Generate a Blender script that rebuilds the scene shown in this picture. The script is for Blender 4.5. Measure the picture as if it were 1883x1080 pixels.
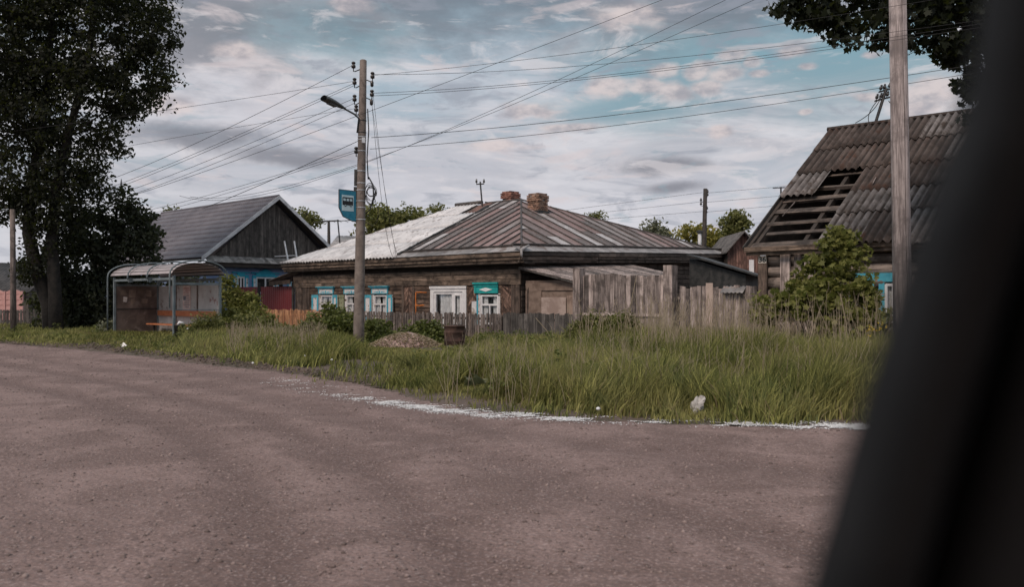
import bpy, math, random
import numpy as np
from mathutils import Vector, Matrix
for o in list(bpy.data.objects): bpy.data.objects.remove(o)
random.seed(7); RNG = np.random.default_rng(7)
SC = bpy.context.scene; COL = SC.collection
# ---------------------------------------------------------------- camera
FPX = 1600.0; HOR = 550.0; CX = 941.5; CAMZ = 1.4
cam = bpy.data.cameras.new('camera'); co = bpy.data.objects.new('camera', cam); COL.objects.link(co)
co.location = (0, 0, CAMZ); co.rotation_euler = (math.radians(90), 0, 0)
cam.sensor_width = 36; cam.lens = FPX/1883*36; cam.shift_y = 10/1883
cam.clip_start = .02; cam.clip_end = 3000
cam.dof.use_dof = True; cam.dof.focus_distance = 15; cam.dof.aperture_fstop = 2.8
SC.camera = co
# ---------------------------------------------------------------- node helper
class NT:
    def __init__(s, tree): s.t = tree; s.n = tree.nodes; s.l = tree.links
    def set(s, sock, v):
        if v is None: return
        if hasattr(v, 'is_linked'): s.l.new(v, sock)
        else:
            if isinstance(v, (tuple, list)) and len(v) == 3 and sock.type == 'RGBA': v = (*v, 1)
            sock.default_value = v
    def math(s, op, a, b=None, clamp=False):
        n = s.n.new('ShaderNodeMath'); n.operation = op; n.use_clamp = clamp
        s.set(n.inputs[0], a); s.set(n.inputs[1], b); return n.outputs[0]
    def vmath(s, op, a, b=None):
        n = s.n.new('ShaderNodeVectorMath'); n.operation = op
        s.set(n.inputs[0], a); s.set(n.inputs[1], b)
        return n.outputs['Value'] if op in ('LENGTH', 'DOT_PRODUCT', 'DISTANCE') else n.outputs[0]
    def mix(s, f, a, b, mode='MIX'):
        n = s.n.new('ShaderNodeMix'); n.data_type = 'RGBA'; n.blend_type = mode
        s.set(n.inputs[0], f); s.set(n.inputs[6], a); s.set(n.inputs[7], b); return n.outputs[2]
    def mr(s, v, a, b, c=0., d=1., smooth=True):
        n = s.n.new('ShaderNodeMapRange'); n.interpolation_type = 'SMOOTHSTEP' if smooth else 'LINEAR'
        s.set(n.inputs[0], v)
        for i, q in enumerate((a, b, c, d)): n.inputs[1+i].default_value = q
        return n.outputs[0]
    def noise(s, vec, scale, detail=4, rough=.55, dist=0., col=False):
        n = s.n.new('ShaderNodeTexNoise'); s.set(n.inputs['Vector'], vec)
        n.inputs['Scale'].default_value = scale; n.inputs['Detail'].default_value = detail
        n.inputs['Roughness'].default_value = rough; n.inputs['Distortion'].default_value = dist
        return n.outputs[1 if col else 0]
    def mapping(s, vec, scale=(1, 1, 1), rotz=0., loc=(0, 0, 0)):
        n = s.n.new('ShaderNodeMapping'); s.set(n.inputs[0], vec)
        n.inputs['Location'].default_value = loc; n.inputs['Rotation'].default_value = (0, 0, rotz)
        n.inputs['Scale'].default_value = scale; return n.outputs[0]
    def bump(s, h, strength=.3, dist=.02):
        n = s.n.new('ShaderNodeBump'); s.set(n.inputs['Height'], h)
        n.inputs['Strength'].default_value = strength; n.inputs['Distance'].default_value = dist
        return n.outputs[0]
# ---------------------------------------------------------------- world
SUN_EL = math.radians(48); SUN_AZ = math.radians(215)      # compass-like: behind the camera, to the left
w = bpy.data.worlds.new('World'); SC.world = w; w.use_nodes = True
T = NT(w.node_tree); T.n.clear()
sky = T.n.new('ShaderNodeTexSky'); sky.sky_type = 'NISHITA'; sky.sun_disc = False
sky.sun_elevation = SUN_EL; sky.sun_rotation = SUN_AZ; sky.air_density = 1.0; sky.dust_density = 1.2
tc = T.n.new('ShaderNodeTexCoord'); D = tc.outputs['Generated']
sep = T.n.new('ShaderNodeSeparateXYZ'); T.set(sep.inputs[0], D)
zz = T.math('ADD', T.math('MAXIMUM', sep.outputs[2], 0.), .16)
cmb = T.n.new('ShaderNodeCombineXYZ')
T.set(cmb.inputs[0], T.math('DIVIDE', sep.outputs[0], zz)); T.set(cmb.inputs[1], T.math('DIVIDE', sep.outputs[1], zz))
PL = cmb.outputs[0]
warp = T.noise(T.mapping(D, (9, 9, 18)), 1.6, 5, .6, col=True)
def puffs(lst, zs, edge0=1.25, edge1=.55, wob=.9):
    """cloud mask: max over ellipsoidal puffs given as (px, py, radius px, flatness)"""
    m = None
    for (px, py, r, fl) in lst:
        d = Vector(((px-CX)/FPX, 1, (HOR-py)/FPX)); k = d.length; d.normalize()
        q = T.vmath('SUBTRACT', D, tuple(d))
        s_ = FPX*k/r
        q = T.vmath('MULTIPLY', q, (s_, s_, s_*fl))
        q = T.vmath('ADD', q, T.vmath('MULTIPLY', T.vmath('SUBTRACT', warp, (.5, .5, .5)), (wob*2.4,)*3))
        v = T.mr(T.vmath('LENGTH', q), edge1, edge0, 1., 0.)
        m = v if m is None else T.math('MAXIMUM', m, v)
    return m
K = 6.9
def kc(r, g, b): return (r*K, g*K, b*K, 1)
gap = T.mix(.86, sky.outputs[0], kc(.235, .40, .475))
n1 = T.noise(T.mapping(PL, (1., .62, 1), loc=(3.1, .4, 0)), .95, 7, .58, .3)
n2 = T.noise(T.mapping(PL, (1.1, .7, 1), loc=(7.7, 2.2, 0)), 1.7, 6, .6, .4)
n3 = T.noise(T.mapping(D, (3, 3, 15), loc=(.6, 0, .4)), 1.35, 6, .6, .5)
low = T.mr(sep.outputs[2], .02, .30, .24, .06)
cov = T.mr(T.math('ADD', T.math('ADD', T.math('MULTIPLY', n1, .55), T.math('MULTIPLY', n3, .5)), low), .47, .68)
pale = T.mix(T.mr(n3, .36, .66), kc(.40, .41, .46), kc(.70, .685, .72))
pale = T.mix(T.mr(n2, .55, .72, 0, .45), pale, kc(.70, .60, .60))
c = T.mix(T.math('MULTIPLY', cov, .93), gap, pale)
dk = T.mr(n2, .40, .25, 0, .6)
c = T.mix(dk, c, kc(.30, .315, .37))
broad = puffs([(420, 190, 330, 2.6), (900, 150, 240, 2.4), (700, 330, 420, 4.), (1250, 360, 330, 4.)], 1, 1.5, .2, .55)
c = T.mix(T.math('MULTIPLY', broad, .52), c, kc(.62, .61, .665))
teal = puffs([(1290, 95, 230, 3.2), (1560, 120, 190, 2.0), (1170, 200, 170, 4.0), (560, 60, 210, 3.5)], 1, 1.5, .3, .5)
c = T.mix(T.math('MULTIPLY', teal, .72), c, kc(.215, .35, .41))
dark = puffs([(1330, 10, 170, 3.6), (380, 10, 190, 1.9), (340, 250, 130, 4.5), (1230, 305, 95, 5.), (1235, 345, 70, 6), (540, 290, 130, 7), (820, -50, 560, 4.0), (330, 40, 240, 2.2), (1250, -30, 420, 4.)], 1, 1.4, .3, .75)
c = T.mix(T.math('MULTIPLY', dark, .74), c, kc(.185, .19, .225))
lump = T.noise(T.mapping(D, (5.5, 5.5, 21), loc=(1.7, .3, .9)), 1.9, 8, .62, .6)
lump2 = T.noise(T.mapping(D, (7, 7, 30), loc=(4.7, 1.3, .2)), 1.5, 8, .6, .5)
c = T.mix(T.mr(lump, .53, .66, 0, .62), c, kc(.30, .325, .385))
c = T.mix(T.mr(lump, .46, .36, 0, .5), c, kc(.72, .68, .70))
c = T.mix(T.mr(lump2, .56, .68, 0, .5), c, kc(.66, .58, .59))
c = T.mix(T.mr(lump2, .42, .32, 0, .45), c, kc(.27, .37, .43))
PF = [(1130, 160, 46, 2.2), (1190, 158, 40, 2.), (1235, 168, 40, 1.9), (1300, 158, 36, 2.2), (1345, 137, 40, 2.6), (1290, 128, 34, 2.4),
      (1215, 128, 36, 2.4), (1350, 103, 34, 2.2), (1388, 118, 22, 1.8), (1468, 92, 34, 2.), (1490, 122, 18, 2.4), (1327, 242, 24, 1.9),
      (1400, 137, 20, 2.6), (1600, 102, 16, 2.4), (1150, 25, 70, 3.), (1710, 178, 62, 1.8), (1590, 180, 22, 2.4), (440, 92, 50, 3.),
      (980, 205, 60, 4.), (910, 268, 60, 5.), (1050, 235, 50, 5.), (650, 8, 50, 3.), (1480, 205, 14, 2.4), (310, 190, 60, 3.)]
pink = puffs(PF, 1, 1.3, .5, 1.0)
shade = T.mr(T.noise(T.mapping(D, (10, 10, 20), loc=(.2, 0, .05)), 2.3, 5, .6), .36, .62)
c = T.mix(T.math('MULTIPLY', pink, .8), c, T.mix(shade, kc(.37, .35, .385), kc(.70, .61, .60)))
hz = T.mr(sep.outputs[2], .0, .13, .55, 0.)
c = T.mix(hz, c, kc(.60, .60, .655))
bg = T.n.new('ShaderNodeBackground'); T.set(bg.inputs[0], c); bg.inputs[1].default_value = .1
wo = T.n.new('ShaderNodeOutputWorld'); T.l.new(bg.outputs[0], wo.inputs[0])
# ---------------------------------------------------------------- sun, exposure
sl = bpy.data.lights.new('sun', 'SUN'); so = bpy.data.objects.new('sun', sl); COL.objects.link(so)
sl.energy = 1.5; sl.angle = math.radians(20); sl.color = (1, .83, .70)
sd = Vector((math.sin(SUN_AZ)*math.cos(SUN_EL), math.cos(SUN_AZ)*math.cos(SUN_EL), math.sin(SUN_EL)))
so.rotation_euler = (-sd).to_track_quat('-Z', 'Y').to_euler(); so.location = (-20, -20, 40)
SC.view_settings.view_transform = 'Standard'; SC.view_settings.look = 'None'
SC.view_settings.exposure = 0.56; SC.view_settings.gamma = 1
# ---------------------------------------------------------------- geometry helpers
def at(px, py, d): return Vector(((px-CX)/FPX*d, d, CAMZ-(py-HOR)/FPX*d))
def gx(px, d): return (px-CX)/FPX*d
F = Vector((-.731, .682, 0)).normalized(); R = Vector((.682, .731, 0)).normalized(); Z = Vector((0, 0, 1))
nF = -R; nR = -F
def uz(px, py, O, e):
    """pixel -> (u, z) on the vertical plane through O along e"""
    dx = (px-CX)/FPX; u = (dx*O.y-O.x)/(e.x-dx*e.y); d = O.y+e.y*u
    return u, CAMZ-(py-HOR)/FPX*d
def hsh(x, y=0.): 
    v = math.sin(x*12.9898+y*78.233)*43758.5453; return v-math.floor(v)
ORG = {}
def rootof(o):
    while o.parent: o = o.parent
    return o
class MB:
    def __init__(s): s.v = []; s.f = []; s.sm = False
    def obox(s, o, a, b, c, jit=0.):
        i = len(s.v); o, a, b, c = map(Vector, (o, a, b, c))
        if a.cross(b).dot(c) < 0: a, b = b, a
        for k in range(8):
            p = o + a*(k & 1) + b*((k >> 1) & 1) + c*((k >> 2) & 1)
            if jit: p = p + Vector([random.uniform(-jit, jit) for _ in range(3)])
            s.v.append(p)
        for q in ((0, 2, 3, 1), (4, 5, 7, 6), (0, 1, 5, 4), (2, 6, 7, 3), (0, 4, 6, 2), (1, 3, 7, 5)): s.f.append(tuple(i+k for k in q))
        return s
    def prism(s, poly, ext):
        i = len(s.v); n = len(poly); ext = Vector(ext); poly = [Vector(p) for p in poly]
        nr = Vector((0, 0, 0))
        for k in range(n): nr += poly[k].cross(poly[(k+1) % n])
        if nr.dot(ext) > 0: poly = poly[::-1]
        s.v += poly + [p+ext for p in poly]
        s.f.append(tuple(i+k for k in range(n))); s.f.append(tuple(i+n+k for k in reversed(range(n))))
        for k in range(n): j = (k+1) % n; s.f.append((i+k, i+n+k, i+n+j, i+j))
        return s
    def tube(s, pts, rad, n=8, cap=True):
        pts = [Vector(p) for p in pts]; m = len(pts); i0 = len(s.v)
        rad = list(rad) if hasattr(rad, '__len__') else [rad]*m
        up = None
        for k, p in enumerate(pts):
            t = (pts[min(k+1, m-1)]-pts[max(k-1, 0)]).normalized()
            if up is None: up = Vector((0, 0, 1)) if abs(t.z) < .9 else Vector((1, 0, 0))
            a = t.cross(up).normalized(); b = a.cross(t).normalized(); up = b
            for j in range(n):
                an = 2*math.pi*j/n; s.v.append(p+(a*math.cos(an)+b*math.sin(an))*rad[k])
        for k in range(m-1):
            for j in range(n):
                q = (j+1) % n; A = i0+k*n
                s.f.append((A+j, A+q, A+n+q, A+n+j))
        if cap:
            s.f.append(tuple(i0+j for j in reversed(range(n)))); s.f.append(tuple(i0+(m-1)*n+j for j in range(n)))
        return s
    def lathe(s, base, axis, prof, n=12):
        base = Vector(base); axis = Vector(axis).normalized()
        return s.tube([base+axis*(h+1e-5*k) for k, (h, r) in enumerate(prof)], [max(r, .0005) for h, r in prof], n)
    def grid(s, fn, nu, nv, thick=None):
        i = len(s.v)
        top = [[fn(a/nu, b/nv) for a in range(nu+1)] for b in range(nv+1)]
        for row in top: s.v += [Vector(p) for p in row]
        W = nu+1
        for b in range(nv):
            for a in range(nu): q = i+b*W+a; s.f.append((q, q+1, q+W+1, q+W))
        if thick is not None:
            th = Vector(thick); j = len(s.v); s.v += [p+th for p in s.v[i:j]]; k = j-i
            for b in range(nv):
                for a in range(nu): q = j+b*W+a; s.f.append((q, q+W, q+W+1, q+1))
            for a in range(nu):
                q = i+a; s.f.append((q, q+k, q+k+1, q+1)); q = i+nv*W+a; s.f.append((q, q+1, q+k+1, q+k))
            for b in range(nv):
                q = i+b*W; s.f.append((q, q+W, q+k+W, q+k)); q = i+b*W+nu; s.f.append((q, q+k, q+k+W, q+W))
        return s
    def build(s, name, mat, parent=None, smooth=False, kind=None):
        o0 = ORG.get(rootof(parent).name, Vector((0, 0, 0))) if parent else Vector((0, 0, 0))
        me = bpy.data.meshes.new(name)
        me.from_pydata([tuple(p-o0) for p in s.v], [], s.f); me.update()
        if smooth:
            me.polygons.foreach_set('use_smooth', [True]*len(me.polygons))
        return link(name, me, mat, parent, kind)
def link(name, me, mat, parent=None, kind=None):
    if mat is not None and not me.materials: me.materials.append(mat)
    o = bpy.data.objects.new(name, me); COL.objects.link(o)
    if parent: o.parent = parent
    if kind: o['kind'] = kind
    return o
def mesh_np(name, v, f):
    me = bpy.data.meshes.new(name); k = f.shape[1]
    me.vertices.add(len(v)); me.vertices.foreach_set('co', np.ascontiguousarray(v, np.float32).ravel())
    me.loops.add(f.size); me.loops.foreach_set('vertex_index', np.ascontiguousarray(f, np.int32).ravel())
    me.polygons.add(len(f)); me.polygons.foreach_set('loop_start', np.arange(len(f), dtype=np.int32)*k)
    me.update(calc_edges=True); return me
def tag(o, label, cat, group=None, kind=None):
    o['label'] = label
    if cat: o['category'] = cat
    if group: o['group'] = group
    if kind: o['kind'] = kind
    return o
def thing(name, label, cat, loc, group=None):
    o = bpy.data.objects.new(name, None); COL.objects.link(o); o.location = loc; o.empty_display_size = .2
    ORG[o.name] = Vector(loc); return tag(o, label, cat, group)
def box(name, mat, parent, o, a, b, c, jit=0.): return MB().obox(o, a, b, c, jit).build(name, mat, parent)
# ---------------------------------------------------------------- materials
def newmat(name):
    m = bpy.data.materials.new(name); m.use_nodes = True; t = NT(m.node_tree)
    b = t.n['Principled BSDF']; return m, t, b
def geo(t): return t.n.new('ShaderNodeNewGeometry').outputs['Position']
def orand(t): return t.n.new('ShaderNodeObjectInfo').outputs['Random']
def island(t): return t.n.new('ShaderNodeNewGeometry').outputs['Random Per Island']
def wood(name, a, b, ang=None, dark=.35, rnd=.5, rough=.85, bump=.5):
    """weathered wood; ang None = grain upright, else grain along the heading ang (radians)"""
    m, t, p = newmat(name)
    r = orand(t); off = t.vmath('MULTIPLY', (1., 1., 1.), None)
    cx = t.n.new('ShaderNodeCombineXYZ'); t.set(cx.inputs[0], t.math('MULTIPLY', r, 37.)); t.set(cx.inputs[2], t.math('MULTIPLY', r, 19.))
    pos = t.vmath('ADD', geo(t), cx.outputs[0])
    sc = (1, 1, .06) if ang is None else (.06, 1, 1)
    vec = t.mapping(t.mapping(pos, (1, 1, 1), 0. if ang is None else -ang), sc)
    g = t.math('ADD', t.math('MULTIPLY', t.noise(vec, 16, 5, .7, .5), .62), t.math('MULTIPLY', t.noise(vec, 60, 4, .6), .38)); blot = t.noise(pos, 2.6, 6, .65)
    c = t.mix(t.mr(g, .38, .62), tuple(x*.72 for x in a), tuple(x*1.12 for x in b))
    c = t.mix(t.mr(blot, .44, .64, 0, .75), c, tuple(x*dark for x in a))
    rnd *= 1.45; v = t.math('ADD', t.math('MULTIPLY', r, rnd), 1-rnd*.5)
    hs = t.n.new('ShaderNodeHueSaturation'); t.set(hs.inputs['Color'], c); t.set(hs.inputs['Value'], v)
    t.set(p.inputs['Base Color'], hs.outputs[0]); p.inputs['Roughness'].default_value = rough
    t.set(p.inputs['Normal'], t.bump(g, bump, .01)); return m
def mott(name, a, b, scale=3., rough=.8, rnd=0., metal=0., lo=.38, hi=.62, bump=.15, c3=None, s3=9., det=6):
    m, t, p = newmat(name); pos = geo(t)
    if rnd:
        r = orand(t); cx = t.n.new('ShaderNodeCombineXYZ'); t.set(cx.inputs[0], t.math('MULTIPLY', r, 31.)); pos = t.vmath('ADD', pos, cx.outputs[0])
    n = t.noise(pos, scale, det, .62, .3); c = t.mix(t.mr(n, lo, hi), a, b)
    if c3: c = t.mix(t.mr(t.noise(pos, s3, 5, .6), .55, .68), c, c3)
    if rnd:
        hs = t.n.new('ShaderNodeHueSaturation'); t.set(hs.inputs['Color'], c)
        t.set(hs.inputs['Value'], t.math('ADD', t.math('MULTIPLY', r, rnd), 1-rnd*.5)); c = hs.outputs[0]
    t.set(p.inputs['Base Color'], c); p.inputs['Roughness'].default_value = rough; p.inputs['Metallic'].default_value = metal
    if bump: t.set(p.inputs['Normal'], t.bump(t.noise(pos, scale*8, 4, .6), bump, .01))
    return m
def leafmat(name, a, b, trans=.35, bark=None):
    m, t, p = newmat(name); r = island(t)
    n = t.noise(geo(t), 1.1, 3, .5)
    c = t.mix(t.math('ADD', t.math('MULTIPLY', r, .65), t.math('MULTIPLY', n, .35)), a, b)
    t.set(p.inputs['Base Color'], c); p.inputs['Roughness'].default_value = .6; p.inputs['Specular IOR Level'].default_value = .25
    tr = t.n.new('ShaderNodeBsdfTranslucent'); t.set(tr.inputs[0], t.mix(.5, c, (.16, .2, .03)))
    mx = t.n.new('ShaderNodeMixShader'); mx.inputs[0].default_value = trans
    t.l.new(p.outputs[0], mx.inputs[1]); t.l.new(tr.outputs[0], mx.inputs[2])
    t.l.new(mx.outputs[0], t.n['Material Output'].inputs[0]); return m
AF = math.atan2(F.y, F.x); AR = math.atan2(R.y, R.x)
M = {}
M['plankF'] = wood('old_planks_along_street', (.075, .050, .037), (.19, .128, .096), AF, .32, .55)
M['frieze'] = wood('frieze_boards', (.075, .053, .04), (.225, .165, .127), AF, .32, .4)
M['plankR'] = wood('old_planks_side', (.075, .058, .05), (.16, .125, .105), AR, .4, .5)
M['herring'] = wood('herringbone_planks', (.085, .05, .038), (.27, .17, .13), None, .4, .8)
M['pilaster'] = wood('pilaster_boards', (.06, .043, .035), (.16, .115, .092), None, .4, .5)
M['core'] = mott('dark_log_core', (.035, .027, .023), (.06, .046, .038), 4)
M['gategrey'] = wood('silver_grey_boards', (.155, .122, .112), (.39, .325, .305), None, .42, .75)
M['picket'] = wood('grey_pickets', (.105, .085, .076), (.255, .21, .19), None, .45, .6)
M['darkboard'] = wood('dark_boards', (.055, .05, .047), (.125, .112, .105), None, .5, .6)
M['orangepicket'] = wood('orange_pickets', (.40, .19, .095), (.64, .35, .20), None, .6, .5)
M['gable'] = wood('gable_boards', (.07, .062, .056), (.14, .12, .108), None, .5, .45)
M['pent'] = wood('pent_boards', (.19, .18, .17), (.42, .40, .385), AR, .5, .5)
M['log'] = wood('weathered_logs', (.16, .125, .105), (.36, .29, .25), AF, .3, .45)
M['batten'] = wood('roof_battens', (.055, .043, .037), (.16, .125, .105), AF, .35, .5)
M['shedred'] = wood('red_brown_boards', (.12, .062, .05), (.23, .13, .105), None, .5, .5)
M['poleraw'] = wood('bare_pole_wood', (.24, .20, .195), (.43, .37, .36), None, .6, .2)
M['poledark'] = wood('dark_pole_wood', (.03, .026, .024), (.06, .05, .045), None, .5, .3)
M['ply'] = mott('plywood', (.17, .12, .095), (.28, .205, .165), 2.5, .85, .7)
M['plypale'] = mott('pale_plywood', (.30, .225, .195), (.43, .34, .30), 3, .85, .3)
def seam_metal(name):
    m, t, p = newmat(name); r = orand(t); pos = geo(t)
    cx = t.n.new('ShaderNodeCombineXYZ'); t.set(cx.inputs[0], t.math('MULTIPLY', r, 41.)); q = t.vmath('ADD', pos, cx.outputs[0])
    cr = t.n.new('ShaderNodeValToRGB'); t.set(cr.inputs[0], r); e = cr.color_ramp; e.interpolation = 'CONSTANT'
    cols = [(.165, .145, .14), (.24, .165, .155), (.33, .235, .225), (.13, .115, .11), (.28, .185, .175), (.52, .50, .505), (.20, .16, .155), (.30, .27, .265)]
    e.elements[0].color = (*cols[0], 1); e.elements[1].position = 1/8; e.elements[1].color = (*cols[1], 1)
    for i in range(2, 8): x = e.elements.new(i/8); x.color = (*cols[i], 1)
    n = t.noise(q, 1.6, 6, .65, .4); c = t.mix(t.mr(n, .4, .66, 0, .6), cr.outputs[0], (.16, .105, .09))
    n2 = t.noise(q, 7, 5, .6); c = t.mix(t.mr(n2, .52, .7, 0, .55), c, (.38, .33, .325))
    t.set(p.inputs['Base Color'], c); p.inputs['Roughness'].default_value = .55; p.inputs['Metallic'].default_value = .15
    t.set(p.inputs['Normal'], t.bump(t.noise(q, 2.6, 4, .6), .5, .04)); return m
M['seam'] = seam_metal('patched_roof_metal')
M['seamrib'] = mott('roof_seam', (.05, .043, .04), (.10, .085, .08), 4, .6)
M['slate'] = mott('pale_fibre_cement', (.50, .495, .51), (.70, .69, .70), 1.6, .85, .18, 0, .35, .65, .2, (.33, .31, .31), 3.1)
M['slateold'] = mott('mossy_fibre_cement', (.038, .027, .023), (.10, .077, .069), 1.8, .9, .5, 0, .35, .65, .5, (.062, .028, .017), 1.3)
M['slateold2'] = mott('grey_fibre_cement', (.10, .09, .088), (.21, .19, .187), 2.2, .9, .3, 0, .35, .65, .3, (.06, .042, .033), 3)
def shade_valleys(mat, e, O, wave, dark):  # wave shading painted into the sheet colour: dark troughs, patchy like grime
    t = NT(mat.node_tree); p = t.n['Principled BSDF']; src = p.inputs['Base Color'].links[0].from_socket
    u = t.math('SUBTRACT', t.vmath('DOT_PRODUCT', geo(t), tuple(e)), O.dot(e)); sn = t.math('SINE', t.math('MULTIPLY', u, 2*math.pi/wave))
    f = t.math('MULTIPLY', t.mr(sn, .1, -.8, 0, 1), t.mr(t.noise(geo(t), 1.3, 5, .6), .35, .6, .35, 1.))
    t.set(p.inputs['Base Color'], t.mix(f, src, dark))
M['tile'] = mott('dark_metal_tile', (.15, .14, .16), (.20, .185, .205), 1.2, .4, 0, .2)
M['galv'] = mott('galvanised_sheet', (.17, .16, .16), (.32, .305, .305), 1.5, .6, .5, .1, .35, .65, .2, (.15, .12, .11), 2)
M['barge'] = mott('pale_barge_board', (.50, .50, .52), (.68, .68, .70), 3, .6)
M['brick'] = mott('old_brick', (.19, .08, .058), (.33, .165, .125), 5, .9, .8)
M['brickyellow'] = mott('patchy_brick', (.15, .085, .062), (.34, .215, .155), 4, .9, .9)
M['mortar'] = mott('mortar', (.17, .15, .14), (.28, .25, .235), 6, .95)
M['tar'] = mott('bitumen', (.02, .022, .023), (.05, .05, .05), 4, .6)
M['teal'] = mott('turquoise_paint', (.045, .33, .46), (.10, .46, .58), 4, .6, .15, 0, .35, .65, .1, (.22, .30, .30), 7)
M['tealdeep'] = mott('green_turquoise_paint', (.01, .30, .30), (.02, .37, .36), 4, .55)
M['tealblue'] = mott('bright_blue_paint', (.01, .33, .48), (.03, .42, .56), 4, .55)
M['white'] = mott('white_paint', (.70, .69, .71), (.82, .81, .82), 4, .5, .08)
M['whitepeel'] = mott('peeling_white_paint', (.60, .58, .59), (.78, .76, .77), 5, .7, .1, 0, .3, .7, .1, (.30, .24, .18), 5.)
M['greenpeel'] = mott('peeling_green_paint', (.19, .22, .13), (.30, .31, .20), 5, .8, .1, 0, .35, .65, .2, (.11, .08, .05), 6)
M['bluewall'] = mott('blue_wall_paint', (.19, .27, .46), (.27, .36, .56), 2, .7)
M['red'] = mott('maroon_sheet', (.20, .028, .032), (.235, .038, .042), 1.5, .5)
M['curtain'] = mott('net_curtain', (.62, .61, .62), (.8, .79, .8), 6, .9)
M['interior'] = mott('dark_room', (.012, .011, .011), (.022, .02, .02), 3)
M['foam'] = mott('orange_foam', (.50, .135, .02), (.62, .20, .04), 9, .8)
M['concrete'] = mott('pole_concrete', (.14, .113, .10), (.24, .20, .178), 5, .9, 0, 0, .3, .7, .4, (.12, .098, .088), 7)
M['iron'] = mott('dark_iron', (.02, .02, .022), (.04, .038, .038), 6, .6)
M['lampgrey'] = mott('grey_lamp', (.075, .085, .09), (.10, .11, .115), 3, .5)
M['porcelain'] = mott('dark_insulator', (.02, .017, .016), (.035, .03, .028), 3, .25)
M['band'] = mott('steel_band', (.5, .5, .51), (.66, .66, .67), 8, .35, 0, .6)
M['wire'] = mott('black_wire', (.014, .014, .015), (.022, .022, .023), 3, .6, bump=0)
M['wiregrey'] = mott('grey_wire', (.06, .06, .065), (.09, .09, .095), 3, .5, bump=0)
M['signblue'] = mott('sign_blue', (.015, .20, .32), (.04, .27, .40), 6, .45)
M['signwhite'] = mott('sign_white', (.55, .72, .78), (.64, .80, .84), 5, .5)
M['black'] = mott('black_paint', (.012, .012, .014), (.02, .02, .022), 4, .5)
M['shelterframe'] = mott('blue_grey_frame', (.11, .14, .155), (.18, .21, .225), 5, .6)
M['shelterbrown'] = mott('stained_brown_panel', (.095, .065, .055), (.20, .145, .125), 1.8, .75, 0, 0, .3, .7, .1, (.26, .20, .175), 2.6)
M['sheltergrey'] = mott('pale_grey_panel', (.46, .43, .415), (.58, .55, .535), 2.4, .75, .1, 0, .3, .7, .1, (.30, .22, .20), 4)
M['benchorange'] = mott('orange_bench_board', (.46, .15, .065), (.58, .22, .10), 5, .6)
def poly_mat():
    m, t, p = newmat('translucent_roof_sheet')
    n = t.noise(geo(t), 2.5, 4, .6); t.set(p.inputs['Base Color'], t.mix(n, (.42, .38, .40), (.68, .62, .64)))
    p.inputs['Roughness'].default_value = .4
    tr = t.n.new('ShaderNodeBsdfTranslucent'); tr.inputs[0].default_value = (.5, .46, .47, 1)
    mx = t.n.new('ShaderNodeMixShader'); mx.inputs[0].default_value = .25
    t.l.new(p.outputs[0], mx.inputs[1]); t.l.new(tr.outputs[0], mx.inputs[2]); t.l.new(mx.outputs[0], t.n['Material Output'].inputs[0]); return m
M['polycarb'] = poly_mat()
M['paper'] = mott('old_paper', (.50, .44, .42), (.66, .60, .58), 12, .9)
M['plate'] = mott('cream_plate', (.62, .56, .48), (.74, .68, .60), 6, .7)
M['posterpink'] = mott('notice_paper', (.62, .44, .40), (.74, .60, .56), 7, .8)
M['ink'] = mott('red_ink', (.30, .07, .06), (.40, .12, .10), 9, .8)
M['inkgrey'] = mott('grey_ink', (.16, .17, .20), (.24, .25, .28), 9, .8)
M['pinkwall'] = mott('pink_plaster', (.50, .27, .25), (.60, .35, .325), 3, .85)
M['greyroof'] = mott('far_grey_roof', (.035, .036, .039), (.065, .064, .067), 2, .9)
M['rust'] = mott('rusted_drum', (.045, .026, .021), (.105, .06, .047), 5, .85, 0, .2)
M['chips'] = mott('wood_chips', (.24, .15, .14), (.48, .34, .33), 40, .95)
M['stone'] = mott('pale_plastic_bag', (.30, .285, .27), (.52, .50, .48), 14, .6)
M['bark'] = mott('bark', (.011, .010, .009), (.026, .022, .019), 7, .95, bump=.8)
M['barkpale'] = mott('dry_branch', (.16, .13, .11), (.26, .215, .185), 9, .9)
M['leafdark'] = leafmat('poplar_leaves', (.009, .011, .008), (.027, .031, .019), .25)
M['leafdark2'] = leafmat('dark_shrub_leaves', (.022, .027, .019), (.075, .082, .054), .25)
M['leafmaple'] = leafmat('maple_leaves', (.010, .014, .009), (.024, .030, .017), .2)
M['leafmid'] = leafmat('mid_green_leaves', (.055, .073, .025), (.20, .22, .072), .35)
M['leafbright'] = leafmat('bright_green_leaves', (.115, .13, .038), (.30, .295, .095), .45)
M['leafolive'] = leafmat('olive_leaves', (.08, .09, .034), (.25, .25, .09), .35)
M['leaffar'] = leafmat('far_leaves', (.10, .115, .045), (.26, .255, .085), .35)
M['leafyellow'] = leafmat('sunlit_yellow_green_leaves', (.17, .165, .045), (.38, .33, .085), .35)
M['leafgrey'] = leafmat('grey_green_leaves', (.11, .12, .085), (.26, .27, .19), .25)
M['straw'] = leafmat('dry_straw', (.26, .205, .145), (.50, .42, .31), .2)
M['yellow'] = mott('yellow_petals', (.70, .48, .03), (.80, .58, .06), 9, .7)
M['fluff'] = mott('poplar_fluff', (.62, .62, .63), (.80, .80, .81), 9, .95)
M['pebble'] = leafmat('pebbles', (.07, .05, .045), (.36, .275, .255), .0)
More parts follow.
